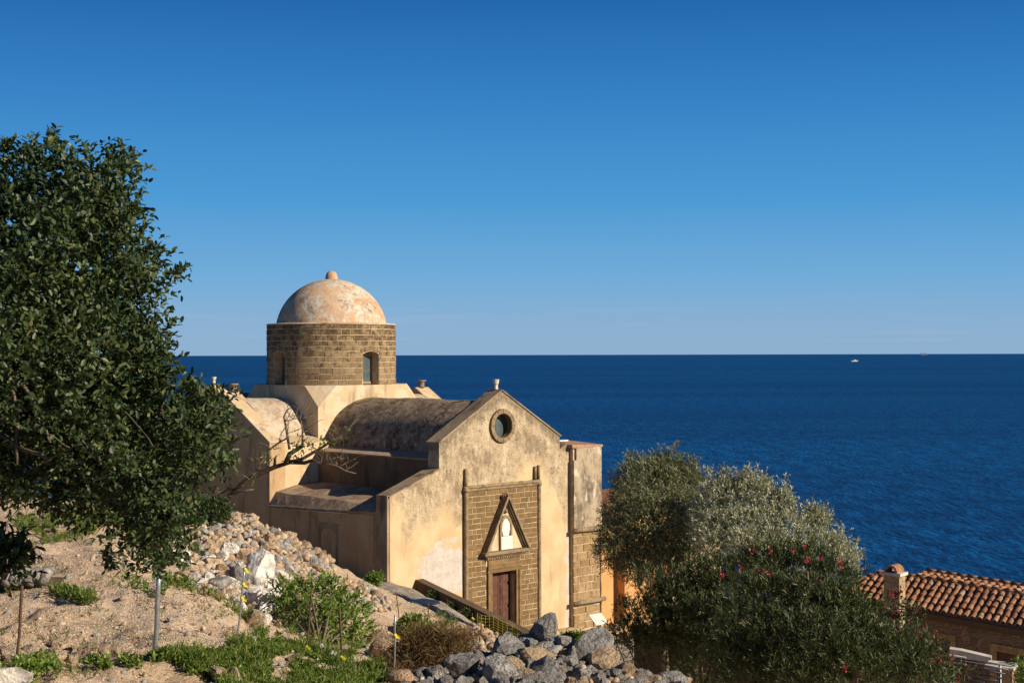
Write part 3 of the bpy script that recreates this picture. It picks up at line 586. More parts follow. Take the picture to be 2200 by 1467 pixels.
# parapet of the ramp in front of the church
def chq(*p): return tuple(ch(*p))
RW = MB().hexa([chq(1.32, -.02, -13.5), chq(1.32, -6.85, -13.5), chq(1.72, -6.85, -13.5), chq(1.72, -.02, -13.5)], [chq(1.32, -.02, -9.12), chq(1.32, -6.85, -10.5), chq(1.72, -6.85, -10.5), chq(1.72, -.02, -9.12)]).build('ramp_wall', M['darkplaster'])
tag(RW, 'low sloping parapet wall running down across the church doorway', 'wall')

# ------------------------------------------------------------------ rocks
def rock_mesh(seed, flat=1.0, sub=3):
    import bmesh
    r = np.random.default_rng(seed); bm = bmesh.new(); bmesh.ops.create_icosphere(bm, subdivisions=sub, radius=1)
    V = np.array([v.co for v in bm.verts]); N = V.copy(); rad = np.full(len(V), 1.0)
    for _ in range(10):                                # broken faces
        d = r.normal(size=3); d /= np.linalg.norm(d); h = r.uniform(.46, .76); k = V@d; f = np.where(k > h, h/np.maximum(k, 1e-6), 1); rad = np.minimum(rad, f)
    ph = r.uniform(0, 6, (4, 3))
    for o, amp in ((1.7, .05), (3.6, .04), (7.5, .025), (13, .014)):
        rad *= 1+amp*(np.sin(V[:, 0]*o+ph[0, 0]+1.3*np.sin(V[:, 1]*o+ph[1, 0]))+np.sin(V[:, 1]*o*1.1+ph[0, 1])*np.sin(V[:, 2]*o+ph[0, 2]))/1.4
    V = V*(rad/rad.mean()*.93)[:, None]*np.array([r.uniform(.85, 1.2), r.uniform(.75, 1.05), r.uniform(.65, .95)*flat])
    for v, c in zip(bm.verts, V): v.co = c
    me = bpy.data.meshes.new('rock'); bm.to_mesh(me); bm.free(); me.materials.append(M['rock']); return me
RM = [rock_mesh(i) for i in range(16)]; RMF = [rock_mesh(50+i, .7) for i in range(6)]
GREY, TAN, WHITE, RUSTY, BEIGE = (.36, .345, .32), (.52, .385, .25), (.92, .86, .76), (.47, .32, .20), (.58, .45, .31)
CNAME = {GREY: 'grey', TAN: 'tan', WHITE: 'whitish', RUSTY: 'rusty brown', BEIGE: 'beige'}
def rock(p, r, color, label, group=None, name='rock', meshes=RM, flat=None, rot=None):
    o = link(name, random.choice(meshes)); o.location = p; s = [r*random.uniform(.88, 1.15) for _ in range(3)]
    if flat: s[2] *= flat
    o.scale = s; o.rotation_euler = rot or (random.uniform(-.5, .5), random.uniform(-.5, .5), random.uniform(0, 6.28))
    k = random.uniform(.78, 1.2); o.color = (color[0]*k, color[1]*k, color[2]*k, 1); tag(o, label, 'rock', group); return o
ROCKS = []
def inpoly(px, py, poly):
    c = False; j = len(poly)-1
    for i in range(len(poly)):
        if (poly[i][1] > py) != (poly[j][1] > py) and px < (poly[j][0]-poly[i][0])*(py-poly[i][1])/(poly[j][1]-poly[i][1])+poly[i][0]: c = not c
        j = i
    return c
def sample(poly, n, rmin, rmax, existing=(), k=.8, tries=60, bias=2.0):
    xs = [p[0] for p in poly]; ys = [p[1] for p in poly]; out = list(existing); m = len(out)
    for _ in range(n*tries):
        if len(out)-m >= n: break
        r = rmin+(rmax-rmin)*random.random()**bias; x, y = random.uniform(min(xs), max(xs)), random.uniform(min(ys), max(ys))
        if inpoly(x, y, poly) and all((x-a)**2+((y-b)*1.25)**2 > (k*(r+c))**2 for a, b, c in out): out.append((x, y, r))
    return out[m:]
def put_rock(px, py, r, color, label, group=None, lift=.35, **kw):
    h = hit(px, py+r*.45)
    far_ = 19 if group and 'boulder' in group else 39.5 if group and 'rubble' in group else 999
    for _ in range(12):                              # a stone whose sight line clears the crest of its heap settles down onto the crest
        if h is not None and h.y < far_: break
        py += 4; h = hit(px, py+r*.45)
    if h is None or h.y >= far_: return
    R_ = r*(1.2 if px > 860 else 1.3)/FPX*h.y; ROCKS.append((r, h+Vector((0, 0, R_*lift)), R_, color, label, group, kw))
# the heap of grey boulders in front of the church
G = 'boulders of the grey foreground heap'
big = [(995, 1438, 36, GREY, 'wide pale grey boulder at the left end of the foreground heap'), (1100, 1402, 33, GREY, 'grey boulder with an orange broken side left of the heap\'s peak'),
 (1168, 1362, 30, GREY, 'pointed grey boulder standing on the peak of the foreground heap'), (1215, 1384, 24, GREY, 'rounded grey boulder just right of the peak of the heap'),
 (1160, 1418, 32, TAN, 'tan streaked boulder in the middle of the grey foreground heap'), (1080, 1446, 31, GREY, 'dark hollowed grey boulder beside the wide pale one in the heap'),
 (1168, 1450, 31, GREY, 'light grey angular boulder at the bottom centre of the heap'), (1262, 1400, 34, GREY, 'big grey boulder with tan foot on the right shoulder of the heap'),
 (1302, 1424, 32, TAN, 'long tan and grey boulder lying down the right slope of the heap'), (1352, 1443, 17, TAN, 'small tan boulder near the right foot of the heap'),
 (1398, 1456, 15, GREY, 'grey stone leaning alone at the right foot of the heap'), (1440, 1464, 22, GREY, 'last grey boulder at the far right foot of the heap'),
 (900, 1452, 20, GREY, 'grey boulder at the far left foot of the heap by dry brush'), (935, 1448, 21, GREY, 'dark grey boulder touching the far left foot boulder'), (1135, 1388, 22, GREY, 'dark grey boulder below the pointed one, on its left'),
 (1190, 1398, 20, GREY, 'grey boulder directly below the pointed one on the heap'), (1240, 1455, 19, GREY, 'light grey boulder on the bottom edge right of the heap centre'), (1268, 1440, 17, GREY, 'upright grey stone on the right half of the heap'), (1190, 1437, 15, RUSTY, 'rusty orange stone wedged in the centre of the grey heap')]
done_ = []
for x, y, r, c, l in big: put_rock(x, y, r, c, l, G, lift=.75 if 'standing' in l else .55 if r > 20 else .35, flat=1.2 if 'standing' in l else None, rot=(.25, .12, 1) if 'standing' in l else None); done_.append((x, y, r))
poly = [(865,1475),(905,1440),(960,1440),(1000,1410),(1075,1395),(1140,1370),(1215,1375),(1260,1395),(1330,1425),(1400,1450),(1475,1468),(1475,1490),(865,1490)]
for x, y, r in sample(poly, 210, 8, 19, done_, .56, bias=1.2):
    c = random.choice([GREY, GREY, GREY, GREY, TAN]); put_rock(x, y, r, c, 'small %s stone wedged between the boulders of the foreground heap' % CNAME[c], G, lift=.45)
# rubble wall and heap by the church
G = 'stones of the tumbled rubble wall'
done_ = []
for x, y, r, c, l in [(562, 1232, 31, WHITE, 'large white boulder at the front of the rubble wall'), (548, 1290, 24, WHITE, 'white grey boulder below the largest white one'), (585, 1270, 18, WHITE, 'white stone on the right side of the lower white boulder'), (470, 1255, 22, GREY, 'brownish grey round stone at the foot of the rubble wall'),
  (455, 1188, 17, TAN, 'square tan block on top of the white stone row'), (490, 1183, 20, WHITE, 'broad cream slab beside the square tan block'), (535, 1200, 24, RUSTY, 'brown earthy lump topped with dead grass in the rubble wall'), (513, 1240, 15, GREY, 'pale grey stone left of the largest white boulder'),
  (617, 1140, 13, TAN, 'tan stone crowning the right rubble heap'), (700, 1152, 9, TAN, 'tall little stone on the far right tip of the rubble heap'), (590, 1145, 11, GREY, 'dark grey stone beside the tan stone crowning the heap'), (670, 1212, 14, GREY, 'dark grey stone in the middle of the right rubble heap'), (495, 1278, 11, BEIGE, 'beige flat block at the foot of the rubble wall'), (568, 1315, 16, WHITE, 'white stone at the lowest end of the rubble wall')]:
    put_rock(x, y, r, c, l, G, lift=.4); done_.append((x, y, r))
pa = [(385,1195),(430,1180),(500,1180),(545,1200),(600,1235),(592,1300),(575,1335),(520,1320),(470,1292),(430,1265),(395,1245)]
for x, y, r in sample(pa, 120, 7.5, 16, done_, .64, bias=1.5):
    c = random.choice([WHITE, WHITE, WHITE, TAN, BEIGE, RUSTY]); put_rock(x, y, r, c, '%s stone among the pale lower stones of the rubble wall' % CNAME[c], G)
pb = [(420,1118),(470,1092),(500,1080),(548,1085),(552,1128),(600,1140),(655,1155),(690,1168),(705,1195),(725,1240),(700,1258),(650,1258),(600,1232),(545,1195),(430,1178)]
for x, y, r in sample(pb, 400, 5, 11.5, done_, .64, bias=1.4):
    c = random.choice([TAN, TAN, BEIGE, TAN, GREY, RUSTY]); put_rock(x, y, r, c, '%s stone in the upper rubble heap against the church aisle' % CNAME[c], G)
for x in range(486, 546, 10): put_rock(x+random.uniform(-3, 3), 1086+random.uniform(-3, 3), random.uniform(7, 11), random.choice([TAN, BEIGE, GREY]), 'flat stone on the top edge of the rubble wall under the bare branch', G, meshes=RMF)
G = 'tan stones along the path edge'
for x, y, r in sample([(735,1250),(770,1245),(800,1262),(838,1290),(835,1312),(790,1312),(750,1280)], 60, 6, 12, (), .64):
    c = random.choice([TAN, TAN, RUSTY, GREY]); put_rock(x, y, r, c, '%s stone in the loose line beside the path to the church' % CNAME[c], G)
G = 'tan stones of the small heap by the net'
for x, y, r in sample([(975,1360),(1010,1350),(1040,1338),(1085,1342),(1100,1370),(1115,1395),(1080,1400),(1010,1405),(985,1385)], 110, 5, 13, (), .62):
    c = random.choice([TAN, BEIGE, BEIGE, TAN, RUSTY]); put_rock(x, y, r, c, '%s stone in the small heap beside the yellow net' % CNAME[c], G)
for x, y, r, c, l in [(825, 1380, 26, TAN, 'upper knob of the tan rock outcrop right of the green bush'), (838, 1405, 27, RUSTY, 'lower block of the tan outcrop right of the green bush'), (800, 1400, 13, WHITE, 'white flat stone left of the tan outcrop'), (868, 1462, 26, RUSTY, 'brown boulder at the bottom edge left of the grey heap'), (812, 1352, 16, TAN, 'tan stone above the outcrop, right of the bush'),
  (2, 1462, 42, WHITE, 'white boulder cut by the bottom left corner'), (545, 1335, 17, TAN, 'tan stone between the dirt mound and the bush'), (568, 1333, 11, WHITE, 'white stone just left of the green bush'), (596, 1342, 9, TAN, 'small tan stone under the edge of the green bush'), (470, 1450, 16, BEIGE, 'beige stone half sunk in the weeds, on the left'), (505, 1460, 18, BEIGE, 'beige rounded stone half sunk in the weeds at the bottom edge'), (690, 1392, 9, WHITE, 'small white stone in the grass under the bush'), (716, 1410, 9, WHITE, 'second small white stone in the grass, nearer the outcrop'), (626, 1415, 10, TAN, 'tan upright stone in the grass left of the little white stones'), (700, 1458, 11, TAN, 'tan stone in the weeds on the bottom edge')]:
    put_rock(x, y, r, c, l, lift=.3)
for x, y, r in sample([(380,1410),(520,1370),(640,1360),(800,1400),(840,1450),(830,1467),(420,1467)], 26, 4, 9, (), 2):
    c = random.choice([TAN, BEIGE, WHITE]); put_rock(x, y, r, c, '%s stone poking out of the green ground cover' % CNAME[c], 'stones among the green weeds', lift=.5)
G = 'rounded stones set along the foot of the dirt bank'
for i, (x, y, r) in enumerate([(60,1392,11),(78,1402,12),(95,1405,13),(62,1412,12),(82,1418,11),(112,1405,12),(100,1420,12),(128,1412,13),(138,1400,11),(152,1418,12),(165,1408,10),(30,1395,14),(10,1400,13),(18,1415,13),(205,1408,12),(222,1402,13),(238,1398,10),(255,1400,10),(292,1412,11),(120,1382,9),(175,1400,9),(190,1412,8)]):
    put_rock(x, y, r, random.choice([BEIGE, TAN, BEIGE]), 'rounded beige stone in the row at the foot of the dirt bank', G, lift=.25)
G = 'loose stones scattered on the dirt'
dirt = [(0,1205),(60,1180),(260,1175),(330,1250),(420,1255),(500,1300),(520,1370),(420,1385),(340,1400),(330,1467),(0,1467)]
for x, y, r in sample(dirt, 110, 2.2, 7.5, (), 1.3, bias=2.6):
    c = random.choice([BEIGE, TAN, GREY, WHITE]); put_rock(x, y, r, c, 'loose %s stone on the bare dirt bank' % CNAME[c], G, lift=.15)
# the 300 stones that show largest are things; the smaller ones are one mass
ROCKS.sort(key=lambda q: -q[0])
for r, p, R_, c, l, g, kw in ROCKS[:300]: rock(p, R_, c, l, g, **kw)
LOW = []
for i in range(8):
    me = rock_mesh(80+i, 1, 2); V = np.array([v.co for v in me.vertices]); F = np.array([tuple(p.vertices) for p in me.polygons]); LOW.append((V, F)); bpy.data.meshes.remove(me)
V = []; F = []; k = 0
for r, p, R_, c, l, g, kw in ROCKS[300:]:
    v, f = random.choice(LOW); t = random.uniform(0, 6.28); q = v*R_*rng.uniform(.85, 1.15, 3); q = np.stack([q[:, 0]*math.cos(t)-q[:, 1]*math.sin(t), q[:, 0]*math.sin(t)+q[:, 1]*math.cos(t), q[:, 2]], -1); V.append(q+np.array(p)); F.append(f+k); k += len(v)
t = NT('small_limestone'); r = t.island(); col = t.mix(t.ramp(r, .3, .4), (.35, .335, .31), (.52, .385, .25)); col = t.mix(t.ramp(r, .6, .7), col, (.60, .47, .33)); col = t.mix(t.ramp(r, .85, .88), col, (.46, .31, .19))
col = t.mix(t.ramp(t.noise(4, 8, .7), .4, .65, 0, .7), col, t.mix(1., col, (.55, .53, .52), 'MULTIPLY')); t.bump(t.noise(7, 8, .72), .8, .06)
tag(link('loose_stones', np_mesh('loose_stones', np.concatenate(V), np.concatenate(F), t.done(col, .95, .12))), kind='stuff')
# gravel too small to count
def gravel(n):
    V0 = np.array([(1,0,0),(-1,0,0),(0,1,0),(0,-1,0),(0,0,.7),(0,0,-.7)], float); F0 = np.array([(0,2,4),(2,1,4),(1,3,4),(3,0,4),(2,0,5),(1,2,5),(3,1,5),(0,3,5)]); V = []; F = []
    polys = [dirt, [(330,1380),(560,1360),(860,1430),(860,1490),(330,1490)], [(780,1245),(1150,1380),(1000,1410),(860,1330)], [(240,1180),(420,1180),(420,1260),(300,1260)], [(0,1090),(60,1080),(120,1180),(0,1200)]]
    for poly, w in zip(polys, (.62, .12, .12, .09, .05)):
        xs = [p[0] for p in poly]; ys = [p[1] for p in poly]; k = 0
        while k < n*w:
            x, y = random.uniform(min(xs), max(xs)), random.uniform(min(ys), max(ys)); k += 1
            if not inpoly(x, y, poly): continue
            h = hit(x, y)
            if h is None: continue
            q = V0*(rng.uniform(.55, 1.3, 3)*rng.uniform(.7, 3.2)*.95/FPX*h.y)+rng.normal(0, .002, (6, 3)); t = random.uniform(0, 6.28); c, s = math.cos(t), math.sin(t)
            q = np.stack([q[:, 0]*c-q[:, 1]*s, q[:, 0]*s+q[:, 1]*c, q[:, 2]], -1); F.append(F0+len(V)*6); V.append(q+np.array(h))
    t = NT('gravel'); r = t.island(); col = t.mix(r, (.42, .30, .20), (.66, .55, .42)); m = t.done(t.mix(t.ramp(r, .8, .9), col, (.30, .29, .28)), .95, .1)
    tag(link('gravel', np_mesh('gravel', np.concatenate(V), np.concatenate(F), m)), kind='stuff')
gravel(16000)

# ------------------------------------------------------------------ foliage
def norm(v): return v/np.maximum(np.linalg.norm(v, axis=-1, keepdims=True), 1e-9)
def leaf_geo(P, D, Nn, L, Wd, fold=.25, curl=.12):        # arrays: base point, direction, normal, length, width
    D = norm(D); S = norm(np.cross(D, Nn)); Nn = np.cross(S, D); L = L[:, None]; Wd = Wd[:, None]/2
    tip = P+D*L-Nn*curl*L; f = Nn*fold*Wd
    V = np.stack([P, P+D*L*.3+S*Wd*.9+f, P+D*L*.68+S*Wd*.85+f-Nn*curl*.4*L, tip, P+D*L*.68-S*Wd*.85+f-Nn*curl*.4*L, P+D*L*.3-S*Wd*.9+f], 1)
    F = (np.array([[0, 1, 2, 3], [0, 3, 4, 5]])[None]+(np.arange(len(P))*6)[:, None, None]).reshape(-1, 4); return V.reshape(-1, 3), F
def sprays(C0, D0, k, spl, L, Wd, up=.25, spread=.9, jitter=.25):   # leafy twigs: k leaves along each twig
    n = len(C0); D0 = norm(D0); t = np.tile(np.linspace(.05, 1, k), (n, 1)); ln = rng.uniform(.6, 1.25, (n, 1))*spl
    droop = np.array([0, 0, -1.])*.12
    P = C0[:, None]+D0[:, None]*(t*ln)[..., None]+droop*(t*t*ln)[..., None]; rnd = norm(rng.normal(size=(n, k, 3)))
    D = norm(D0[:, None]*(1-spread*.5)+rnd*spread+np.array([0, 0, up*.4])); Nn = norm(np.array([0, 0, 1.])+rng.normal(0, .6, (n, k, 3)))
    m = n*k; return leaf_geo(P.reshape(m, 3), D.reshape(m, 3), Nn.reshape(m, 3), L*rng.uniform(.7, 1.2, m), Wd*rng.uniform(.8, 1.15, m))
def blob_points(blobs, dens, shell=.5, up=.2):            # blobs (n,4): centre and radius; twig starts and outward directions
    C0 = []; D0 = []
    for b in blobs:
        k = int(dens*b[3]**2)+1; d = norm(rng.normal(size=(k, 3))); d[:, 2] += up*.4; d = norm(d); r = b[3]*(shell+(1-shell)*rng.random((k, 1))**.5)
        C0.append(b[:3]+d*r*np.array([1, 1, .9])); D0.append(norm(d+rng.normal(0, .35, (k, 3))+np.array([0, 0, up])))
    return np.concatenate(C0), np.concatenate(D0)
def merge(parts):
    V = []; F = []; k = 0
    for v, f in parts: V.append(v); F.append(f+k); k += len(v)
    return np.concatenate(V), np.concatenate(F)
def limb(m, a, b, r0, r1, bend=.15, n=6):
    a = Vector(a); b = Vector(b); L = (b-a).length; pts = []; q = Vector((random.uniform(-1, 1), random.uniform(-1, 1), random.uniform(-.3, 1)))*L*bend; w = Vector((random.uniform(-1, 1), random.uniform(-1, 1), random.uniform(-1, 1)))*L*.03
    for i in range(n+1): t = i/n; pts.append(a.lerp(b, t)+q*(4*t*(1-t))*.5+w*math.sin(t*9))
    m.tube(pts, [r0+(r1-r0)*i/n for i in range(n+1)], 7); return pts
def tree(name, base, label, cat, blobs, leaves, mat, trunk_r, bark='bark', group=None, fork=.35, fork_at=None, nl=14, crown='crown', limb_k=.5):
    root = empty(name, base, label, cat, group); B = Vector(base); m = MB(); bl = sorted(blobs, key=lambda b: -b[3])[:nl]
    cen = Vector(np.mean([b[:3] for b in blobs], 0)); f = fork_at or B.lerp(cen, fork); limb(m, B-Vector((0, 0, .3)), f, trunk_r, trunk_r*.75, .08)
    for b in bl:
        p = limb(m, f, b[:3], trunk_r*limb_k, trunk_r*.1, .12)
        for _ in range(2): d = Vector(norm(rng.normal(size=3))); limb(m, p[4], Vector(b[:3])+d*float(b[3])*.8, trunk_r*.18, trunk_r*.05, .1, 4)
    m.v = [tuple(np.array(v)-np.array(B)) for v in m.v]; m.build('trunk', M[bark], root, normals=False)
    V, F = leaves; link(crown, np_mesh(crown, V-np.array(B), F, M[mat]), root); return root
def blobs_px(lst, jit=0):        # (px, py, depth, radius in px) -> centre, radius in metres
    return np.array([(*at(x, y, Y), r/FPX*Y) for x, y, Y, r in lst])
# carob tree on the left
sil = [(-380,560),(-260,400),(-150,320),(0,308),(40,345),(70,312),(110,288),(128,312),(150,345),(175,322),(190,350),(232,335),(262,325),(298,350),(285,385),(268,400),(298,440),(290,455),(305,500),(325,530),(345,555),(345,600),(330,640),(335,680),(366,710),(340,740),(362,765),(395,795),(420,830),(455,850),(488,880),(498,905),(480,940),(494,985),(470,1015),(430,1010),(418,1050),(398,1080),(406,1150),(388,1200),(350,1238),(305,1190),(280,1195),(250,1165),(240,1150),(215,1110),(150,1105),(100,1085),(30,1085),(-160,1080),(-330,950)]
def edge_dist(x, y, poly):
    d = 1e9
    for i in range(len(poly)):
        (x0, y0), (x1, y1) = poly[i-1], poly[i]; dx, dy = x1-x0, y1-y0; t = max(0, min(1, ((x-x0)*dx+(y-y0)*dy)/(dx*dx+dy*dy))); d = min(d, math.hypot(x-x0-t*dx, y-y0-t*dy))
    return d
lst = []
for _ in range(20000):
    if len(lst) >= 380: break
    x, y = random.uniform(-370, 500), random.uniform(270, 1240)
    if not inpoly(x, y, sil): continue
    d = edge_dist(x, y, sil); r = random.uniform(16, 55)
    if d < r*.92: r = d/.92
    if r < 11: continue
    if any((x-a)**2+(y-b)**2 < (.5*min(r, q))**2 for a, b, c, q in lst): continue
    lst.append((x, y, 9.6+random.uniform(-1, 1)*min(1.5, .25+d/FPX*9.6*1.9), r))
lst += [(x, y, 10.9+random.uniform(-.2, .2), 52) for x, y in [(60,880),(150,880),(240,890),(330,900),(400,930),(100,960),(190,960),(290,970),(370,1000),(420,960),(60,1030),(150,1030),(250,1050),(320,1080),(350,1140),(430,900)]]
bc = blobs_px(lst); C0, D0 = blob_points(bc, 1900, .3, .2)
tips = [(395,572),(385,580),(372,585),(285,340),(275,352),(292,368),(118,282),(105,290),(232,342),(288,445),(296,438),(336,548),(365,760),(360,720),(415,820),(440,858),(488,890),(490,975),(495,990),(240,1205),(228,1212),(235,1195),(345,1230),(335,1215),(355,1205),(12,300),(75,300),(125,310)]
tc_ = np.array([at(x, y, 9.6+random.uniform(-.5, .5)) for x, y in tips for _ in range(3)])
tgt = np.array(at(120, 780, 9.6)); td = norm(tc_-tgt)+rng.normal(0, .25, tc_.shape); 
sel = rng.choice(len(C0), 420); v1 = merge([sprays(C0, D0, 9, .16, .050, .026, .25), sprays(C0[sel], norm(D0[sel])+rng.normal(0, .3, (420, 3)), 16, .25, .046, .023, .2, .8)]); v2 = sprays(tc_-norm(td)*.1, td, 9, .13, .053, .026, .2)
base = Vector((-4.6, 10.2, gz(-4.6, 10.2)))
ct = tree('carob_tree', base, 'big dark glossy evergreen tree filling the left edge', 'tree', bc, merge([v1, v2]), 'carob', .13, fork_at=Vector((-4.2, 10.2, -.2)), nl=40, limb_k=.28)
m = MB()
for a, b, r in [((-40,880,9),(80,940,8.9),.022), ((20,780,9),(40,1000,8.8),.02), ((40,820,8.9),(100,900,8.8),.014), ((-10,930,9),(110,990,8.7),.018), ((80,900,8.8),(110,950,8.6),.01), ((70,915,8.8),(150,960,8.6),.008), ((95,995,8.7),(175,955,8.5),.006), ((190,740,9),(215,790,8.6),.008), ((140,470,9.2),(200,520,8.7),.01), ((150,900,9),(215,1000,8.6),.007), ((260,880,9),(330,960,8.6),.006), ((90,700,9),(170,640,8.6),.008)]:
    m = MB(); limb(m, at(*a)-base, at(*b)-base, r, r*.45, .1); m.build('branch', M['twig'], ct, normals=False)
# a low sprig of a neighbouring tree at the left frame edge
def shrub(name, px, py, rpx, label, mat, dens, L, Wd, k=7, spl=.12, blobs=None, nb=7, group=None, cat='bush', tall=.8, up=.35, Y=None, stem=.02, P=None):
    h = P or (hit(px, py+rpx*.6) if Y is None else at(px, py+rpx*.6, Y))
    r = rpx/FPX*h.y
    bl = [(h.x+random.uniform(-.7, .7)*r, h.y+random.uniform(-.6, .6)*r, h.z+random.uniform(.2, 1.0)*r*tall, r*random.uniform(.35, .6)) for _ in range(nb)]
    C0, D0 = blob_points(np.array(bl), dens/r**2*4, .4, up); root = empty(name, h, label, cat, group); V, F = sprays(C0, D0, k, spl, L, Wd, up)
    link('foliage', np_mesh('foliage', V-np.array(h), F, M[mat]), root); m = MB()
    for b in bl: limb(m, (0, 0, -.1), Vector(b[:3])-h, stem, stem*.3, .1, 4)
    m.build('stems', M['twig'], root, normals=False); return root
shrub('small_shrub', 447, 1100, 46, 'dark green rounded shrub growing from the top of the rubble wall', 'carob', 70, .10, .03, 8, .16, nb=9)
h = hit(690, 1385); bl = blobs_px([(640,1285,24,28),(680,1280,24.3,30),(720,1290,24.3,32),(700,1265,24.6,18),(755,1310,24,26),(765,1340,23.5,26),(630,1310,23.5,26),(670,1320,23,34),(720,1330,23,36),(745,1365,22.5,30),(690,1360,22,32),(650,1350,22.4,24),(775,1370,23,18),(730,1395,21.6,24),(612,1300,23.6,14),(660,1265,24.4,14),(770,1322,23.8,13),(600,1275,24,14),(780,1345,23.6,12),(708,1252,24.6,9),(640,1262,24.4,9)])
h = h or at(690, 1385, 22); C0, D0 = blob_points(bl, 600, .35, .45); root = empty('leafy_bush', h, 'large bright green leafy bush in front of the rubble heap', 'bush'); V, F = merge([sprays(C0[::2], D0[::2], 8, .24, .12, .04, .4, .8), sprays(C0[1::2], D0[1::2], 7, .18, .075, .04, .4, .9)])
link('foliage', np_mesh('foliage', V-np.array(h), F, M['shrub']), root); m = MB()
for q in bl: limb(m, (0, 0, -.1), Vector(q[:3])-h, .02, .006, .12, 4)
m.build('stems', M['twig'], root, normals=False)
shrub('dry_bush', 920, 1402, 62, 'brown dried brushy shrub left of the grey heap', 'dry', 110, .10, .006, 10, .3, nb=12, tall=.6)
shrub('dry_bush', 985, 1380, 34, 'reddish brown dry shrub between the net and small tan heap', 'dry', 70, .10, .006, 10, .25, nb=7, tall=.8)
shrub('leafy_bush', 880, 1350, 46, 'low dark green bush below the left piece of yellow net', 'shrub', 75, .12, .045, 7, .16, nb=9, tall=.5)
shrub('weed_tuft', 808, 1248, 20, 'green weed tuft at the foot of the church corner pier', 'shrub', 40, .16, .04, 6, .2, nb=5, cat='weed')
shrub('weed_tuft', 1225, 1372, 20, 'green tuft growing at the footing right of the doorway', 'shrub', 40, .22, .05, 6, .2, nb=5, cat='weed', Y=60)
for d, r in ((1.2, 9), (2.3, 12), (3.2, 14), (4.0, 12)):
    q = ch(1.2, -d, -9.6-.2*d); shrub('weed_tuft', 0, 0, r, 'dark green weed growing along the shaded foot of the ramp parapet', 'carob', 34, .14, .05, 6, .16, nb=4, tall=.6, cat='weed', group='weeds along the ramp parapet', P=Vector((q.x, q.y, max(gz(q.x, q.y), q.z))))
shrub('leafy_sprig', 8, 1195, 34, 'leafy sprig poking in at the left edge above the dirt', 'carob', 22, .09, .035, 8, .2, nb=4, Y=11)
# green ground cover
def cover(n, polys, L, Wd, k, name, mat, lift=0):
    C0 = []; S = []
    for poly, w in polys:
        xs = [p[0] for p in poly]; ys = [p[1] for p in poly]; c = 0
        while c < n*w:
            c += 1; x, y = random.uniform(min(xs), max(xs)), random.uniform(min(ys), max(ys))
            if not inpoly(x, y, poly) or edge_dist(x, y, poly) < random.expovariate(.12): continue
            if vnoise(np.array([x+900.]), np.array([y*2.+900]), .022, 9)[0]+.5*vnoise(np.array([x+900.]), np.array([y*2.+900]), .07, 4)[0] < -.08: continue
            h = hit(x, y)
            if h is not None: C0.append(h)
    C0 = np.array(C0); D0 = norm(np.array([0, 0, 1.])+rng.normal(0, .4, C0.shape)); sc = .75+.5*rng.random()
    V, F = sprays(C0, D0, k, L*1.1, L, Wd, .6, .8); tag(link(name, np_mesh(name, V, F, M[mat])), kind='stuff')
lush = [(345,1410),(400,1385),(520,1365),(560,1345),(640,1355),(700,1390),(790,1385),(830,1430),(850,1490),(520,1490),(400,1450)]
cover(7500, [(lush, 1.)], .040, .024, 6, 'ground_cover', 'shrub')
cover(2600, [(lush, .8), ([(560,1340),(700,1350),(820,1400),(860,1440),(700,1450)], .2)], .085, .010, 6, 'thin_grass', 'grass')
cover(8000, [([(350,1240),(420,1255),(480,1285),(540,1320),(560,1350),(520,1335),(440,1285),(350,1262)], .22), ([(0,1130),(60,1095),(240,1080),(300,1140),(220,1175),(120,1172),(0,1185)], .34), ([(80,1275),(150,1270),(220,1292),(200,1305),(120,1292)], .09), ([(560,1250),(640,1240),(760,1300),(800,1400),(700,1400),(560,1330)], .2), ([(850,1300),(960,1320),(1000,1345),(930,1360),(850,1340)], .15)], .10, .018, 6, 'grass', 'grass')
cover(2600, [([(0,1405),(60,1400),(180,1425),(160,1450),(90,1445),(60,1490),(0,1490)], .55), ([(185,1415),(240,1420),(235,1445),(190,1440)], .1), ([(320,1395),(360,1395),(370,1425),(320,1425)], .15), ([(255,1415),(300,1405),(300,1435),(260,1435)], .1), ([(235,1260),(330,1200),(380,1240),(350,1290),(300,1275)], .2)], .06, .022, 6, 'weeds', 'shrub')
cover(1500, [([(830,1440),(880,1400),(960,1395),(980,1420),(900,1440),(880,1475),(830,1475)], .5), ([(980,1345),(1120,1385),(1090,1400),(960,1370)], .25), ([(430,1370),(540,1330),(560,1350),(480,1385)], .25)], .09, .006, 6, 'dry_grass', 'dry')
cover(420, [(dirt, 1.)], .045, .012, 5, 'sparse_weeds', 'grass'); cover(420, [(dirt, 1.)], .07, .005, 7, 'dry_stalks', 'dry')
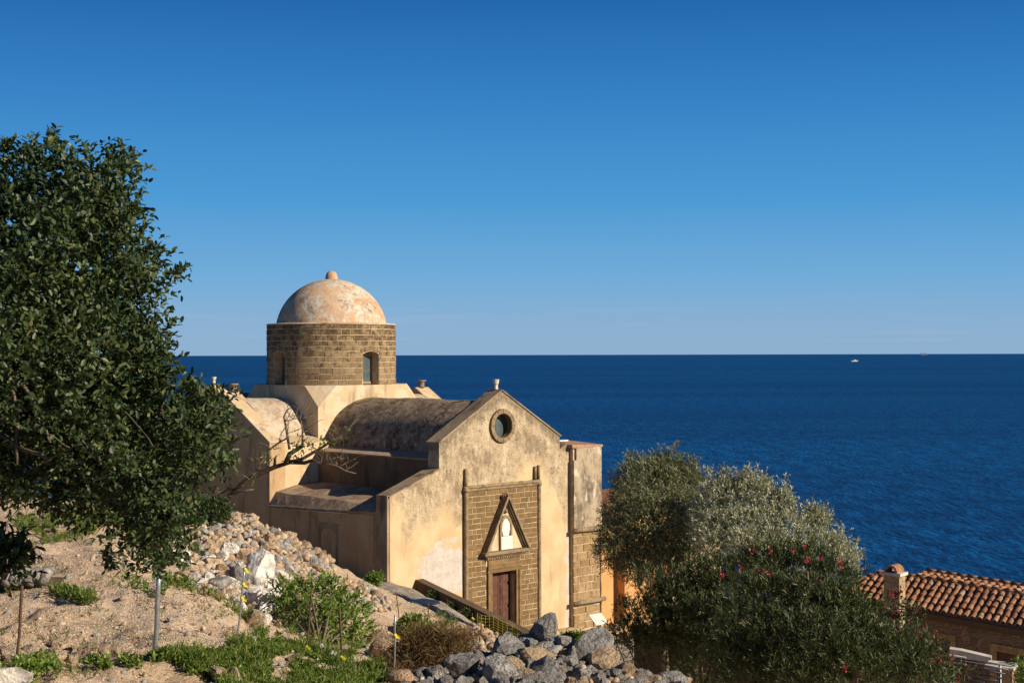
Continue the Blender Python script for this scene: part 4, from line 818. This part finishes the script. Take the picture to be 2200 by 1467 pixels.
# bare leaning branch by the transept
root = empty('bare_tree', at(475, 1088, 40), 'half dead leaning tree with bare twisted branch before the transept', 'tree'); B0 = root.location.copy(); m = MB(); tw = MB(); tipp = []
def path(mm, pts, r0, r1, n=7): 
    q = [at(*p)-B0 for p in pts]; mm.tube(q, [r0+(r1-r0)*i/(len(q)-1) for i in range(len(q))], n); return q
path(m, [(470,1095,40),(500,1062,39.9),(525,1035,39.8),(555,1018,39.8),(590,1003,39.7),(625,992,39.6),(650,985,39.6),(685,965,39.6),(712,948,39.5),(735,935,39.5)], .095, .025)
path(m, [(625,992,39.6),(655,994,39.4),(672,988,39.2),(690,997,39.1)], .07, .03); path(m, [(615,995,39.6),(622,975,39.6),(650,958,39.7)], .09, .05); path(m, [(590,1003,39.7),(591,985,39.6),(594,978,39.6)], .05, .02)
path(tw, [(550,1018,39.8),(562,990,39.8),(580,965,39.7),(600,950,39.7),(622,938,39.6)], .045, .02); path(tw, [(622,965,39.6),(615,920,39.6),(610,895,39.6),(617,880,39.6),(625,876,39.6)], .04, .015); path(tw, [(650,960,39.7),(650,925,39.7),(645,895,39.7)], .035, .015); path(tw, [(455,1085,40),(468,1060,40.2),(490,1050,40.2),(512,1052,40)], .09, .03); path(tw, [(490,1065,39.9),(520,1055,39.5),(545,1051,39.4)], .05, .02); path(m, [(462,1092,40),(463,1060,40),(468,1045,40)], .12, .08)
path(tw, [(690,997,39.1),(720,999,39),(745,1012,39),(765,1017,39)], .03, .012)
for (x, y) in [(600,950),(612,905),(618,930),(648,930),(645,900),(660,960),(680,965),(700,955),(720,945),(735,935),(590,965),(640,960),(690,997),(710,998),(730,1002),(745,1010),(725,998),(735,985),(665,930),(575,1000),(630,900),(560,1005),(535,1030),(715,985)]:
    for _ in range(2):
        p = at(x, y, 39.5+random.uniform(-.2, .2))-B0; d = Vector((random.uniform(-.6, 1), random.uniform(-.8, .8), random.uniform(-.1, 1))).normalized()*random.uniform(.15, .55); q = limb(tw, p, p+d, .013, .005, .25, 4); tipp.append(p+d)
        for _ in range(2): e_ = d*.5+Vector((random.uniform(-.3, .3), random.uniform(-.3, .3), random.uniform(-.1, .3))); limb(tw, q[2], q[2]+e_, .009, .004, .2, 3)
m.build('trunk', M['deadwood'], root, normals=False); tw.build('twigs', M['twig'], root, normals=False)
q = [at(x, y, 39.6)-B0 for x, y in [(560,985),(565,978),(640,965),(650,960),(700,950),(720,940),(640,975),(660,950),(690,955),(540,1025),(735,935)] for _ in range(5)]; q = np.array(q)+rng.normal(0, .12, (len(q), 3))
link('leaves', np_mesh('leaves', *sprays(q, rng.normal(size=q.shape)+[0, 0, .5], 5, .14, .10, .05), M['grass']), root)
# olive tree, silvery tree, oleanders, bougainvillea
def spires(l, Y): return [(x+k*dx/3, y-k*h/2.4, Y, 14-2.1*k) for x, y, dx, h in l for k in range(5)]
ol = blobs_px([(x, y+12, Y, r) for x, y, Y, r in [(1365,1060,45,45),(1400,1025,45.5,50),(1445,1030,46,45),(1430,1000,46,30),(1350,1110,44.5,45),(1400,1110,44,60),(1455,1090,45,55),(1490,1050,46,30),(1330,1150,44,38),(1390,1170,44,45),(1440,1160,45,50),(1480,1130,46,45),(1310,1185,44,22),(1340,1200,44.5,22),(1355,1015,45.5,26),(1320,1090,45,22),(1480,1012,46,16),(1300,1160,44.2,16),(1370,1205,44,30),(1420,1205,44.5,36),(1465,1195,44.6,34),(1330,1175,44,30)]+spires([(1450,1000,-5,30),(1482,1010,0,22),(1410,1000,4,20),(1365,1000,-3,18),(1340,1040,-8,16)], 46)])
C0, D0 = blob_points(ol, 900, .5, .25); h = at(1436, 1300, 45); h.z = -12.6
tree('olive_tree', h, 'rounded olive tree with thin trunk beside the church corner', 'tree', ol, sprays(C0, D0, 8, .34, .12, .026, .35, .75), 'olive', .16, fork=.74, nl=14, limb_k=.35)
sv = blobs_px([(x, y+26, Y, r) for x, y, Y, r in [(1530,1065,43,38),(1560,1040,43.5,26),(1590,1060,43,42),(1610,1035,43.5,24),(1640,1065,43,34),(1640,1030,43.5,15),(1580,1110,42.5,50),(1630,1110,42.5,46),(1530,1110,42.5,42),(1675,1080,43,24),(1680,1052,43.3,16),(1690,1110,42.5,36),(1650,1150,42,44),(1720,1140,42.5,30),(1740,1100,43,18),(1755,1115,43,16),(1745,1085,43,13),(1770,1150,42.5,30),(1790,1145,42.8,18),(1800,1180,42.3,28),(1810,1155,42.6,13),(1822,1205,42,17),(1700,1180,41.5,40),(1600,1160,41.5,45),(1540,1155,42,38),(1700,1240,41,42),(1760,1245,41,38),(1640,1235,41,42),(1720,1300,41,45),(1790,1290,41,36),(1768,1100,43,10),(1832,1175,42.3,8),(1545,1022,43.5,13),(1612,1015,43.5,10)]+spires([(1532,1045,-2,34),(1556,1030,3,26),(1608,1025,4,24),(1640,1035,3,20),(1678,1060,6,26),(1740,1095,4,18),(1765,1105,6,20),(1798,1160,8,24),(1825,1190,9,26),(1690,1075,4,22),(1590,1030,-2,22)], 43)])
C0, D0 = blob_points(sv, 760, .4, .7); h = at(1640, 1330, 42); h.z = -12.4
tree('silvery_tree', h, 'pale silvery leaved tree right of the olive tree', 'tree', sv, sprays(C0, D0, 9, .30, .095, .034, .5, .7), 'silver', .15, fork=.7, nl=16, limb_k=.35)
def oleander(name, lst, label, basepx, zb, dens, seed_flowers, L=.15, group='oleanders below the trees', mat='oleander', stems=16):
    bl = blobs_px(lst); C0, D0 = blob_points(bl, dens, .3, .6); b = at(*basepx); b.z = zb; root = empty(name, b, label, 'bush', group); B = np.array(b)
    sel = rng.choice(len(C0), 170); V, F = merge([sprays(C0, D0, 9, .26, L, L*.17, .5, .7), sprays(C0[sel], norm(D0[sel])+[0, 0, .9], 18, .62, L*.9, L*.15, .5, .6)]); link('foliage', np_mesh('foliage', V-B, F, M[mat]), root); m = MB()
    for i in range(stems):
        q = bl[random.randrange(len(bl))]; limb(m, (random.uniform(-.4, .4), random.uniform(-.4, .4), -.2), Vector(q[:3])-b, .035, .01, .1)
    m.build('stems', M['twig'], root, normals=False)
    for (x, y, Y) in seed_flowers[::2]+seed_flowers[-2:]:
        p = at(x, y, Y)-b; k = 9; C1 = np.array(p)+rng.normal(0, .026, (k, 3)); V, F = leaf_geo(C1, rng.normal(size=(k, 3))+[0, 0, .4], rng.normal(size=(k, 3)), np.full(k, .042), np.full(k, .034)); link('flower', np_mesh('flower', V, F, M['pink']), root)
    return root
oleander('oleander', [(1470,1310,33.2,70),(1540,1300,33,70),(1420,1340,33,50),(1480,1390,32.6,46),(1560,1380,32,70),(1400,1395,32.8,40),(1500,1430,32,55),(1500,1270,33,55),(1440,1290,33,50),(1400,1260,33.5,34),(1560,1250,33,55),(1385,1330,33,42),(1450,1350,32.5,52),(1520,1340,32,60),(1340,1360,33,30),(1330,1385,33,22),(1370,1380,32.8,30),(1600,1320,31.5,60),(1600,1240,33,45),(1345,1310,33.4,22),(1530,1225,33.4,30),(1315,1365,33,14)], 'dark oleander with pale stems hiding the foot of the orange house', (1455,1440,33), -10.8, 440, [(1408,1248,33),(1412,1253,32.6),(1550,1235,32.8),(1622,1228,32.5)], L=.14)
oleander('oleander', [(1640,1230,28.5,50),(1690,1215,28.5,45),(1740,1230,28.5,52),(1790,1260,28,50),(1650,1300,27.5,70),(1730,1310,27,75),(1810,1330,27,62),(1600,1370,27,65),(1680,1390,26.5,75),(1770,1400,26,80),(1850,1380,26.5,60),(1845,1355,27,36),(1910,1420,26,60),(1840,1450,25.5,60),(1700,1460,26,70),(1600,1455,26.5,60),(1960,1450,25.8,50),(1805,1300,27,34),(1790,1245,28,24),(1930,1425,26.3,32),(1872,1395,26.6,32),(1560,1420,27,45)], 'broad oleander with pink blossoms between the silvery tree and tiled house', (1750,1560,27), -9.3, 520,
  [(1617,1181,28),(1620,1208,27.9),(1652,1182,28),(1686,1174,28),(1702,1184,28),(1723,1181,28),(1728,1176,28),(1744,1176,28),(1762,1200,27.6),(1768,1190,27.8),(1806,1215,27.3),(1810,1212,27.3),(1591,1222,28),(1610,1238,27.6),(1650,1230,27.4),(1648,1228,27.4),(1636,1224,27.5),(1566,1228,28.2),(1552,1238,28.2),(1790,1228,27.5),(1759,1243,27.2),(1811,1318,26.3),(1692,1273,26.8),(1618,1311,26.9),(1816,1435,24.9),(1551,1234,28.1),(1734,1202,27.7),(1800,1202,27.7)], L=.145)
bv = blobs_px([(1895,1318,31,20),(1920,1300,31,24),(1950,1335,30.5,26),(1975,1365,30.5,24),(2000,1400,30,24),(2020,1430,30,26),(2050,1450,30,24),(1930,1345,30.5,28),(1985,1420,30,30),(2020,1465,29.5,34),(2075,1440,30,12),(1960,1310,30.7,12)])
C0, D0 = blob_points(bv, 560, .4, .3); b = at(1980, 1560, 30.5); b.z = -9.8; root = empty('bougainvillea', b, 'straggly bougainvillea with crimson bracts in front of the tiled house', 'bush')
V, F = sprays(C0, D0, 7, .22, .075, .045, .3, .8); link('foliage', np_mesh('foliage', V-np.array(b), F, M['oleander']), root)
sel = rng.random(len(C0)) < .2; V, F = sprays(C0[sel]+norm(D0[sel])*.12, D0[sel], 7, .12, .055, .05, .3, .9); o = link('bracts', np_mesh('bracts', V-np.array(b), F, M['red']), root); o['kind'] = 'stuff'
m = MB()
for q in bv: limb(m, (random.uniform(-.3, .3), 0, -.2), Vector(q[:3])-b, .03, .008, .12)
m.build('stems', M['twig'], root, normals=False)
hb = blobs_px([(2195,1440,35,26),(2215,1470,35,34),(2190,1475,34.8,20)]); C0, D0 = blob_points(hb, 900, .5, .4); b = at(2205, 1530, 35); root = empty('clipped_shrub', b, 'dense dark shrub on the right edge beside the pergola pillar', 'bush'); V, F = sprays(C0, D0, 7, .16, .07, .035, .4, .8); link('foliage', np_mesh('foliage', V-np.array(b), F, M['shrub']), root)
m = MB(); limb(m, (0, 0, -1), Vector(hb[0][:3])-b, .05, .02); m.build('stems', M['twig'], root, normals=False)

# ------------------------------------------------------------------ poles, sticks, net, sign
def stick(name, p0, p1, r, mat, label, cat='stake', group=None, tape=()):
    a = hit(*p0) or at(*p0, 20); b = at(*p1, a.y-.1); root = empty(name, a, label, cat, group); m = MB(); L = b-a
    m.tube([L*t+Vector((.006*math.sin(t*5), 0, 0)) for t in np.linspace(-.06, 1, 7)], r, 8); m.build('shaft', M[mat], root, normals=False)
    for t in tape:
        q = L*t; m = MB(); m.tube([q+Vector((.0, 0, -.015)), q+Vector((0, 0, .015))], r*1.6, 7); m.add([q+Vector((0, 0, .02)), q+Vector((.055, .02, -.02)), q+Vector((.05, .03, -.05)), q+Vector((0, 0, -.02))], [(0,1,2,3)]); m.build('tape', M['yellow'], root, normals=False)
    return root
stick('steel_pole', (331, 1412), (343, 1228), .024, 'galv', 'galvanised steel pole standing below the tree crown', 'pole')
stick('rusty_rod', (36, 1412), (49, 1258), .014, 'rust', 'rusty iron rod standing at the foot of the dirt bank', 'rod')
G = 'iron stakes along the taped slope'
for p0, p1, l, tp in [((507,1382),(527,1218),'tall thin stake with yellow tapes in front of the white boulders',(.97,.78,.6)), ((657,1402),(671,1262),'thin iron stake standing before the left of the bush',(.1,)), ((733,1428),(731,1305),'thin iron stake standing before the right of the bush',(.15,)), ((845,1452),(850,1322),'pale stake with a yellow tie beside the tan outcrop',(.68,)), ((857,1326),(851,1270),'dark short stake at the near end of the path',()), ((917,1352),(922,1293),'dark stake standing in the middle of the path',()), ((1014,1368),(1015,1316),'dark stake at the left end of the right net piece',(.8,)), ((1024,1408),(1036,1335),'leaning stake in front of the small tan heap',()), ((940,1388),(949,1352),'short leaning stake in the dry brush',()), ((861,1468),(861,1438),'short white stub stake on the bottom edge',())]:
    stick('iron_stake', p0, p1, .011, 'rust' if 'white' not in l and 'pale' not in l else 'galv', l, 'stake', G, tp)
def net(label, top, bot, nx, ny, sag):
    m = MB(); P_ = []
    for i in range(nx+1):
        t = i/nx; k = t*(len(top)-1); j = min(int(k), len(top)-2); w = k-j
        a = at(*[top[j][c]*(1-w)+top[j+1][c]*w for c in range(3)]); b = at(*[bot[j][c]*(1-w)+bot[j+1][c]*w for c in range(3)])
        P_.append([a.lerp(b, r/ny)+Vector((0, -.05*math.sin(i*1.3+r), -sag*math.sin(math.pi*t*3 % math.pi)*.2)) for r in range(ny+1)])
    root = empty('safety_net', P_[0][-1], label, 'net', 'pieces of yellow plastic net'); B = P_[0][-1]
    for i in range(nx+1): m.tube([p-B for p in P_[i]], .0042, 4)
    for r in range(ny+1): m.tube([P_[i][r]-B for i in range(nx+1)], .0034, 4)
    m.build('mesh', M['yellow'], root, normals=False)
net('longer yellow plastic net running below the path on the left', [(838,1300,37),(880,1325,36.5),(920,1345,36),(985,1368,36)], [(838,1312,37),(880,1348,36.5),(920,1375,36),(985,1385,36)], 20, 4, .3)
net('yellow plastic net hung across the path before the doorway', [(1026,1316,40),(1060,1322,40),(1100,1340,39.5),(1145,1368,39)], [(1026,1356,40),(1060,1352,40),(1100,1368,39.5),(1145,1378,39)], 12, 5, .2)
# info sign, spotlight
g = gz(*at(1283, 1400, 60).xy) if False else -12.9
b = at(1285, 1385, 59); b.z = g; root = empty('information_sign', b, 'tilted white information board on a post at the church corner', 'sign', rz=math.radians(42)); t = at(1281, 1327, 59)-b
m = MB(); m.box(-.07, .07, -.03, .03, -.1, t.z-.12); m.build('post', M['concrete'], root)
H = t.z; m = MB(); m.hexa([(-.36, -.24, H-.24), (.36, -.24, H-.24), (.36, .2, H+.12), (-.36, .2, H+.12)], [(-.36, -.26, H-.21), (.36, -.26, H-.21), (.36, .18, H+.15), (-.36, .18, H+.15)]); pn = m.build('panel', M['white'], root)
m = MB(); m.add([(-.25, -.18, H-.14), (.1, -.18, H-.14), (.1, .11, H+.098), (-.25, .11, H+.098)], [(0,1,2,3)]); m.build('printed_area', simple('faded_print', (.58, .57, .54), .7, .2, .15, 30), pn)
b = at(1243, 1392, 58.5); b.z = -12.85; root = empty('floodlight', b, 'small black floodlight on the ground right of the heap', 'lamp', rz=.5); H = 0
m = MB(); m.box(-.25, .25, -.14, .14, .25, .62); m.build('housing', M['metal_black'], root); m = MB(); m.box(-.22, .22, .141, .15, .28, .59); m.build('lens', M['dark'], root); m = MB(); m.box(-.3, -.26, -.03, .03, 0, .5); m.box(.26, .3, -.03, .03, 0, .5); m.box(-.3, .3, -.05, .05, -.05, .0); m.build('bracket', M['metal_black'], root)
st = hit(905, 1272) or at(905, 1272, 50); sl = link('stone_slab', None) if False else MB().hexa([(-.55, -.4, -.05), (.5, -.45, -.05), (.55, .4, -.05), (-.5, .45, -.05)], [(-.52, -.38, .07), (.47, -.42, .06), (.52, .38, .06), (-.47, .42, .08)]).build('stone_slab', M['concrete']); sl.location = (st.x, st.y, gz(st.x, st.y)+.03); sl.rotation_euler = (0, 0, .9); tag(sl, 'pale flat square slab lying on the path near the church corner', 'slab')
pp = MB(); p0 = hit(592, 1240); p1 = hit(634, 1256)
p0 = p0 or at(592, 1240, 30); p1 = p1 or at(634, 1256, 31)
pp.tube([p0+Vector((0, -.3, .18)), (p0+p1)/2+Vector((0, -.35, .2)), p1+Vector((0, -.4, .15))], .07, 10); tag(pp.build('plastic_pipe', M['concrete'], normals=False), 'pale plastic drain pipe sticking out below the rubble heap', 'pipe')
lg = hit(40, 1268); root = empty('tree_stump', lg, 'grey weathered stump lying on the dirt at the left edge', 'stump'); m = MB()
for i in range(9): x = -.45+.1*i; m.tube([(x-.02, -.05, .1+.02*math.sin(i*2)), (x+.01, .02, .2+.03*math.sin(i*1.7)), (x+.02, .25, .24)], [.07+.02*math.sin(i*2.3), .085, .05], 7)
m.build('wood', simple('grey_wood', (.30, .265, .23), .95, .1, .45, 14, .9, .03), root, normals=False); m = MB().tube([(-.5, .22, .06), (.1, .18, .04), (.5, .24, .06)], [.1, .12, .08], 8); m.build('root', M['deadwood'], root, normals=False)

# ------------------------------------------------------------------ orange house and walls on the right
root = empty('orange_house', ch(15, 2, -13), 'orange plastered house with tiled eave behind the olive tree', 'house'); HO = root.location.copy(); root.rotation_euler = (0, 0, TH)
def loc(a, b, z): return (a-15, b-2, z+13)
def lbox(m, a0, a1, b0, b1, z0, z1): return m.box(a0-15, a1-15, b0-2, b1-2, z0+13, z1+13)
lbox(MB(), 13.2, 15.8, 2, 7, -13.6, -7.9).build('wall', M['orange'], root); lbox(MB(), 15.803, 19.5, 1.45, 7, -13.6, -7.9).build('wall', M['orange'], root)
w = lbox(MB(), 16.55, 17.15, 1.40, 1.448, -11.4, -10.5).build('window', M['yellowstone'], root); lbox(MB(), 16.65, 17.05, 1.385, 1.398, -11.3, -10.6).build('pane', M['dark'], w)
m = MB()
for i in range(26):
    a = 13.2+i*.25
    if a > 19.5: break
    for k in range(8): p0 = Vector(loc(a, 1.2+k*.4, -7.9+k*.12)); p1 = Vector(loc(a, 1.64+k*.4, -7.76+k*.12)); m.tube([p0, p1], [.125, .1], 8, False)
m.build('tiled_roof', M['tile'], root, normals=False)
sw = empty('stone_wall', ch(19.6, 2, -13), 'pale rubble stone wall lit by sun behind the olive trunk', 'wall', rz=TH); MB().box(0, 4.5, 0, .6, -.6, 3.4).build('masonry', M['rubble_pale'], sw); MB().box(-.03, 4.55, -.04, .64, 3.403, 3.52).build('coping', M['concrete'], sw)
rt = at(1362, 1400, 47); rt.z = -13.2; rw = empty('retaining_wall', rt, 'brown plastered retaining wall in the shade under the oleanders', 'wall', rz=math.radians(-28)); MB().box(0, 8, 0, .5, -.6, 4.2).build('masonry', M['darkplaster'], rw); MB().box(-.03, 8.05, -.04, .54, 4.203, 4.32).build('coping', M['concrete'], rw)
# tiled stone house, right
A0 = at(1945, 1300, 42); ph = math.radians(40); e = Vector((math.cos(ph), -math.sin(ph), -.055)); q = Vector((math.sin(ph), math.cos(ph), 0)); HS = empty('tiled_house', (A0.x, A0.y, A0.z), 'stone house with red tiled roof and chimney at the right edge', 'house')
def hp(s, t, z): return e*s+q*t+Vector((0, 0, z))      # along the eave, up the slope, height
RUN, RISE, S0, S1 = 1.25, .68, -2.6, 6.2
m = MB(); m.hexa([hp(S0+.3, .1, -4.5), hp(S1, .1, -4.5), hp(S1, .5, -4.5), hp(S0+.3, .5, -4.5)], [hp(S0+.3, .1, -.12), hp(S1, .1, -.12), hp(S1, .5, -.12), hp(S0+.3, .5, -.12)]); m.build('wall', M['rubble'], HS)
m = MB(); m.hexa([hp(S0+.2, -.05, -.28), hp(S1, -.05, -.28), hp(S1, .6, -.28), hp(S0+.2, .6, -.28)], [hp(S0+.2, -.12, -.08), hp(S1, -.12, -.08), hp(S1, .6, -.08), hp(S0+.2, .6, -.08)]); m.build('eave', M['darkplaster'], HS)
def tiles(m, s0, s1, t0, run, rise, z0, nrow, hip=0, pitch=.215):
    s = s0
    while s < s1:
        for k in range(nrow):
            f0, f1 = k/nrow, (k+1.25)/nrow; 
            if hip and s < s0+hip*f0: continue
            j = lambda: random.uniform(-.022, .022); a = hp(s+j(), t0+run*f0, z0+rise*f0+.015+j()); b = hp(s+j(), t0+run*min(f1, 1.03), z0+rise*min(f1, 1.03)-.012)
            V = []; 
            u = (b-a).normalized(); w = e.normalized(); n_ = w.cross(u); n_ = n_ if n_.z > 0 else -n_
            for p, r in ((a, .088), (b, .072)):
                for th in np.linspace(0, math.pi, 7): V.append(p+w*(r*math.cos(th))+n_*(r*math.sin(th)))
            V += [p_+(a-p_)*.18*0-n_*.0 for p_ in V[:7]]
            V[14:] = [a+(v_-a)*.78 for v_ in V[:7]]
            m.add(V, [(i, i+1, i+8, i+7) for i in range(6)]+[(14+i, 15+i, i+1, i) for i in range(6)])
        s += pitch+random.uniform(-.006, .006)
    m.add([hp(s0, t0, z0-.04), hp(s1, t0, z0-.04), hp(s1, t0+run, z0+rise-.04), hp(s0+hip, t0+run, z0+rise-.04)], [(0,1,2,3)])
m = MB(); tiles(m, S0, S1, -.2, RUN, RISE, 0, 5, 1.5); roof = m.build('roof', M['tile'], HS, normals=False)
def ridge(m, p0, p1, r=.1):
    L = (p1-p0).length; n_ = int(L/.34)+1
    for i in range(n_): a = p0.lerp(p1, i/n_); b = p0.lerp(p1, min(1, (i+1.12)/n_)); m.tube([a+Vector((0, 0, random.uniform(0, .02))), b], [r, r*.82], 9, True)
m = MB(); ridge(m, hp(S0+1.5, -.2+RUN, RISE), hp(S1, -.2+RUN, RISE)); ridge(m, hp(S0, -.2, 0), hp(S0+1.5, -.2+RUN, RISE)); m.build('ridge_tiles', M['tile'], roof, normals=False)
m = MB(); tiles(m, S0+2.2, S1, RUN+.15, 1.0, .06, RISE-.12, 3); ridge(m, hp(S0+2.2, RUN+1.2, RISE-.02), hp(S1, RUN+1.2, RISE-.02)); m.build('rear_roof', M['tile'], HS, normals=False)
m = MB(); m.add([hp(S0, -.2, -.03), hp(S0+1.5, RUN-.2, RISE-.03), hp(S0-.3, RUN+.6, -.03)], [(0,1,2)]); m.build('hip_roof', M['tile'], roof, normals=False)
cb = at(1922, 1300, 41.2)-A0; CHM = empty('chimney', cb); CHM.parent = HS; CHM.rotation_euler = (0, 0, -ph)
m = MB(); m.box(-.24, .24, -.2, .2, -.6, .88); m.build('stack', M['rubble_pale'], CHM); m = MB(); m.box(-.3, .3, -.26, .26, .883, .97); m.build('cap', M['concrete'], CHM)
m = MB(); V = []
for y in (-.24, .24):
    for r in (.17, .13):
        for th in np.linspace(0, math.pi, 9): V.append((r*math.cos(th)*1.15, y, .973+r*1.25*math.sin(th)))
F = []
for i in range(8): F += [(i, i+1, i+19, i+18), (i+9, i+27, i+28, i+10), (i, i+9, i+10, i+1), (i+18, i+19, i+28, i+27)]
m.add(V, F).build('cowl_tile', M['tile'], CHM)
def opening(name, s, z, w_, h_, fr_, mat):
    m = MB(); B = lambda x0, x1, z0, z1, d0, d1: m.hexa([hp(x0, d0, z0), hp(x1, d0, z0), hp(x1, d1, z0), hp(x0, d1, z0)], [hp(x0, d0, z1), hp(x1, d0, z1), hp(x1, d1, z1), hp(x0, d1, z1)])
    B(s-w_/2-fr_, s-w_/2, z-h_/2-fr_, z+h_/2+fr_, .06, .098); B(s+w_/2, s+w_/2+fr_, z-h_/2-fr_, z+h_/2+fr_, .06, .098); B(s-w_/2, s+w_/2, z+h_/2, z+h_/2+fr_, .06, .098); B(s-w_/2, s+w_/2, z-h_/2-fr_, z-h_/2, .06, .098)
    o = m.build(name, M['yellowstone'], HS); m2 = m; m = MB(); m.hexa([hp(s-w_/2, .085, z-h_/2), hp(s+w_/2, .085, z-h_/2), hp(s+w_/2, .097, z-h_/2), hp(s-w_/2, .097, z-h_/2)], [hp(s-w_/2, .085, z+h_/2), hp(s+w_/2, .085, z+h_/2), hp(s+w_/2, .097, z+h_/2), hp(s-w_/2, .097, z+h_/2)]); m.build('pane' if name == 'window' else 'door_leaf', M[mat], o)
opening('window', 1.22, -.98, .26, .40, .15, 'dark'); opening('door', 3.15, -1.5, .9, 1.3, .2, 'door')
# pergola and its pillar
B = at(2165, 1430, 35); gp = empty('pergola', B, 'flat topped pillar and wall carrying thin dark beams, bottom right', 'pergola')
pl = MB().box(-.16, .16, -.3, .3, -4, -.04); pl.build('pillar', M['rubble_pale'], gp).rotation_euler = (0, 0, -.5)
cp_ = MB().box(-.5, .2, -.36, .36, -.037, .03).build('pillar_cap', M['concrete'], gp); cp_.rotation_euler = (0, 0, -.5)
def strip(name, pts, w_, mat, th=.06):
    m = MB(); P_ = [at(*p)-B for p in pts]
    for i in range(len(P_)-1):
        a, b = P_[i], P_[i+1]; o_ = Vector((.35, .94, 0))*w_; d_ = Vector((0, 0, -th)); m.hexa([a+d_, b+d_, b+o_+d_, a+o_+d_], [a, b, b+o_, a+o_])
    return m.build(name, M[mat], gp)
strip('wall_coping', [(2040,1393,36.4),(2065,1397,36.2),(2100,1405,35.9),(2130,1412,35.6)], .3, 'concrete', .25); strip('wall_coping', [(2022,1404,35.4),(2050,1408,35.2),(2075,1412,35)], .12, 'concrete', .2)
for x0, y0, x1, y1 in [(2040,1412,2174,1430),(2058,1418,2166,1438),(2070,1429,2160,1447),(2095,1443,2152,1456),(2070,1454,2143,1462),(2070,1460,2115,1466)]:
    m = MB(); a, b = at(x0-30, y0-4, 34.9)-B, at(x1, y1, 34.2)-B; m.tube([a, b], .028, 4); m.build('beam', M['metal_black'], gp, normals=False)
for x, y in [(2148,1425),(2147,1440)]:
    m = MB(); a = at(x, y, 34.5)-B; m.tube([a, a+Vector((0, 0, -3.5))], .035, 4); m.build('post', M['galv'], gp, normals=False)
# ------------------------------------------------------------------ boats far out
def far(px, py):
    v = RCAM @ Vector(((px-CX)/FPX, (CY-py)/FPX, -1)); k = SEA_Z/v.z; return v*k
p = far(1836, 776.5); root = empty('motor_boat', p, 'small white boat on the sea below the horizon', 'boat'); s_ = p.y/FPX*1.3
m = MB(); m.hexa([(-5*s_, -s_, 0), (4*s_, -s_, 0), (4*s_, s_, 0), (-5*s_, s_, 0)], [(-6*s_, -1.3*s_, 1.3*s_), (6.5*s_, -.4*s_, 1.9*s_), (6.5*s_, .4*s_, 1.9*s_), (-6*s_, 1.3*s_, 1.3*s_)]); m.build('hull', M['white'], root); m = MB(); m.hexa([(-1*s_, -.8*s_, 1.5*s_), (3*s_, -.8*s_, 1.7*s_), (3*s_, .8*s_, 1.7*s_), (-1*s_, .8*s_, 1.5*s_)], [(-.5*s_, -.7*s_, 3.2*s_), (2*s_, -.7*s_, 3.2*s_), (2*s_, .7*s_, 3.2*s_), (-.5*s_, .7*s_, 3.2*s_)]); m.build('cabin', M['white'], root); MB().tube([(-4*s_, 0, 1.3*s_), (-4*s_, 0, 4.5*s_)], .12*s_, 6).build('mast', M['galv'], root)
p = far(1985, 761.6); p = p*(38000/p.y); p.z = SEA_Z; root = empty('cargo_ship', p, 'distant hazy cargo ship on the horizon', 'ship'); s_ = p.y/FPX
m = MB(); m.hexa([(-7*s_, -s_, 0), (7*s_, -s_, 0), (7*s_, s_, 0), (-7*s_, s_, 0)], [(-8*s_, -s_, 2.6*s_), (9*s_, -s_, 2.6*s_), (9*s_, s_, 2.6*s_), (-8*s_, s_, 2.6*s_)]); hm = simple('hazy_ship_blue', (.16, .22, .30), .8); m.build('hull', hm, root); m = MB(); m.box(-6*s_, -4.4*s_, -.8*s_, .8*s_, 2.61*s_, 5.2*s_); m.build('superstructure', hm, root)  # haze is put into one blue-grey colour for the whole ship
for k in range(3): m = MB(); m.box((-1+k*2.4)*s_, (.8+k*2.4)*s_, -.8*s_, .8*s_, 2.61*s_, (3.6+.3*(k % 2))*s_); m.build('cargo', hm, root)
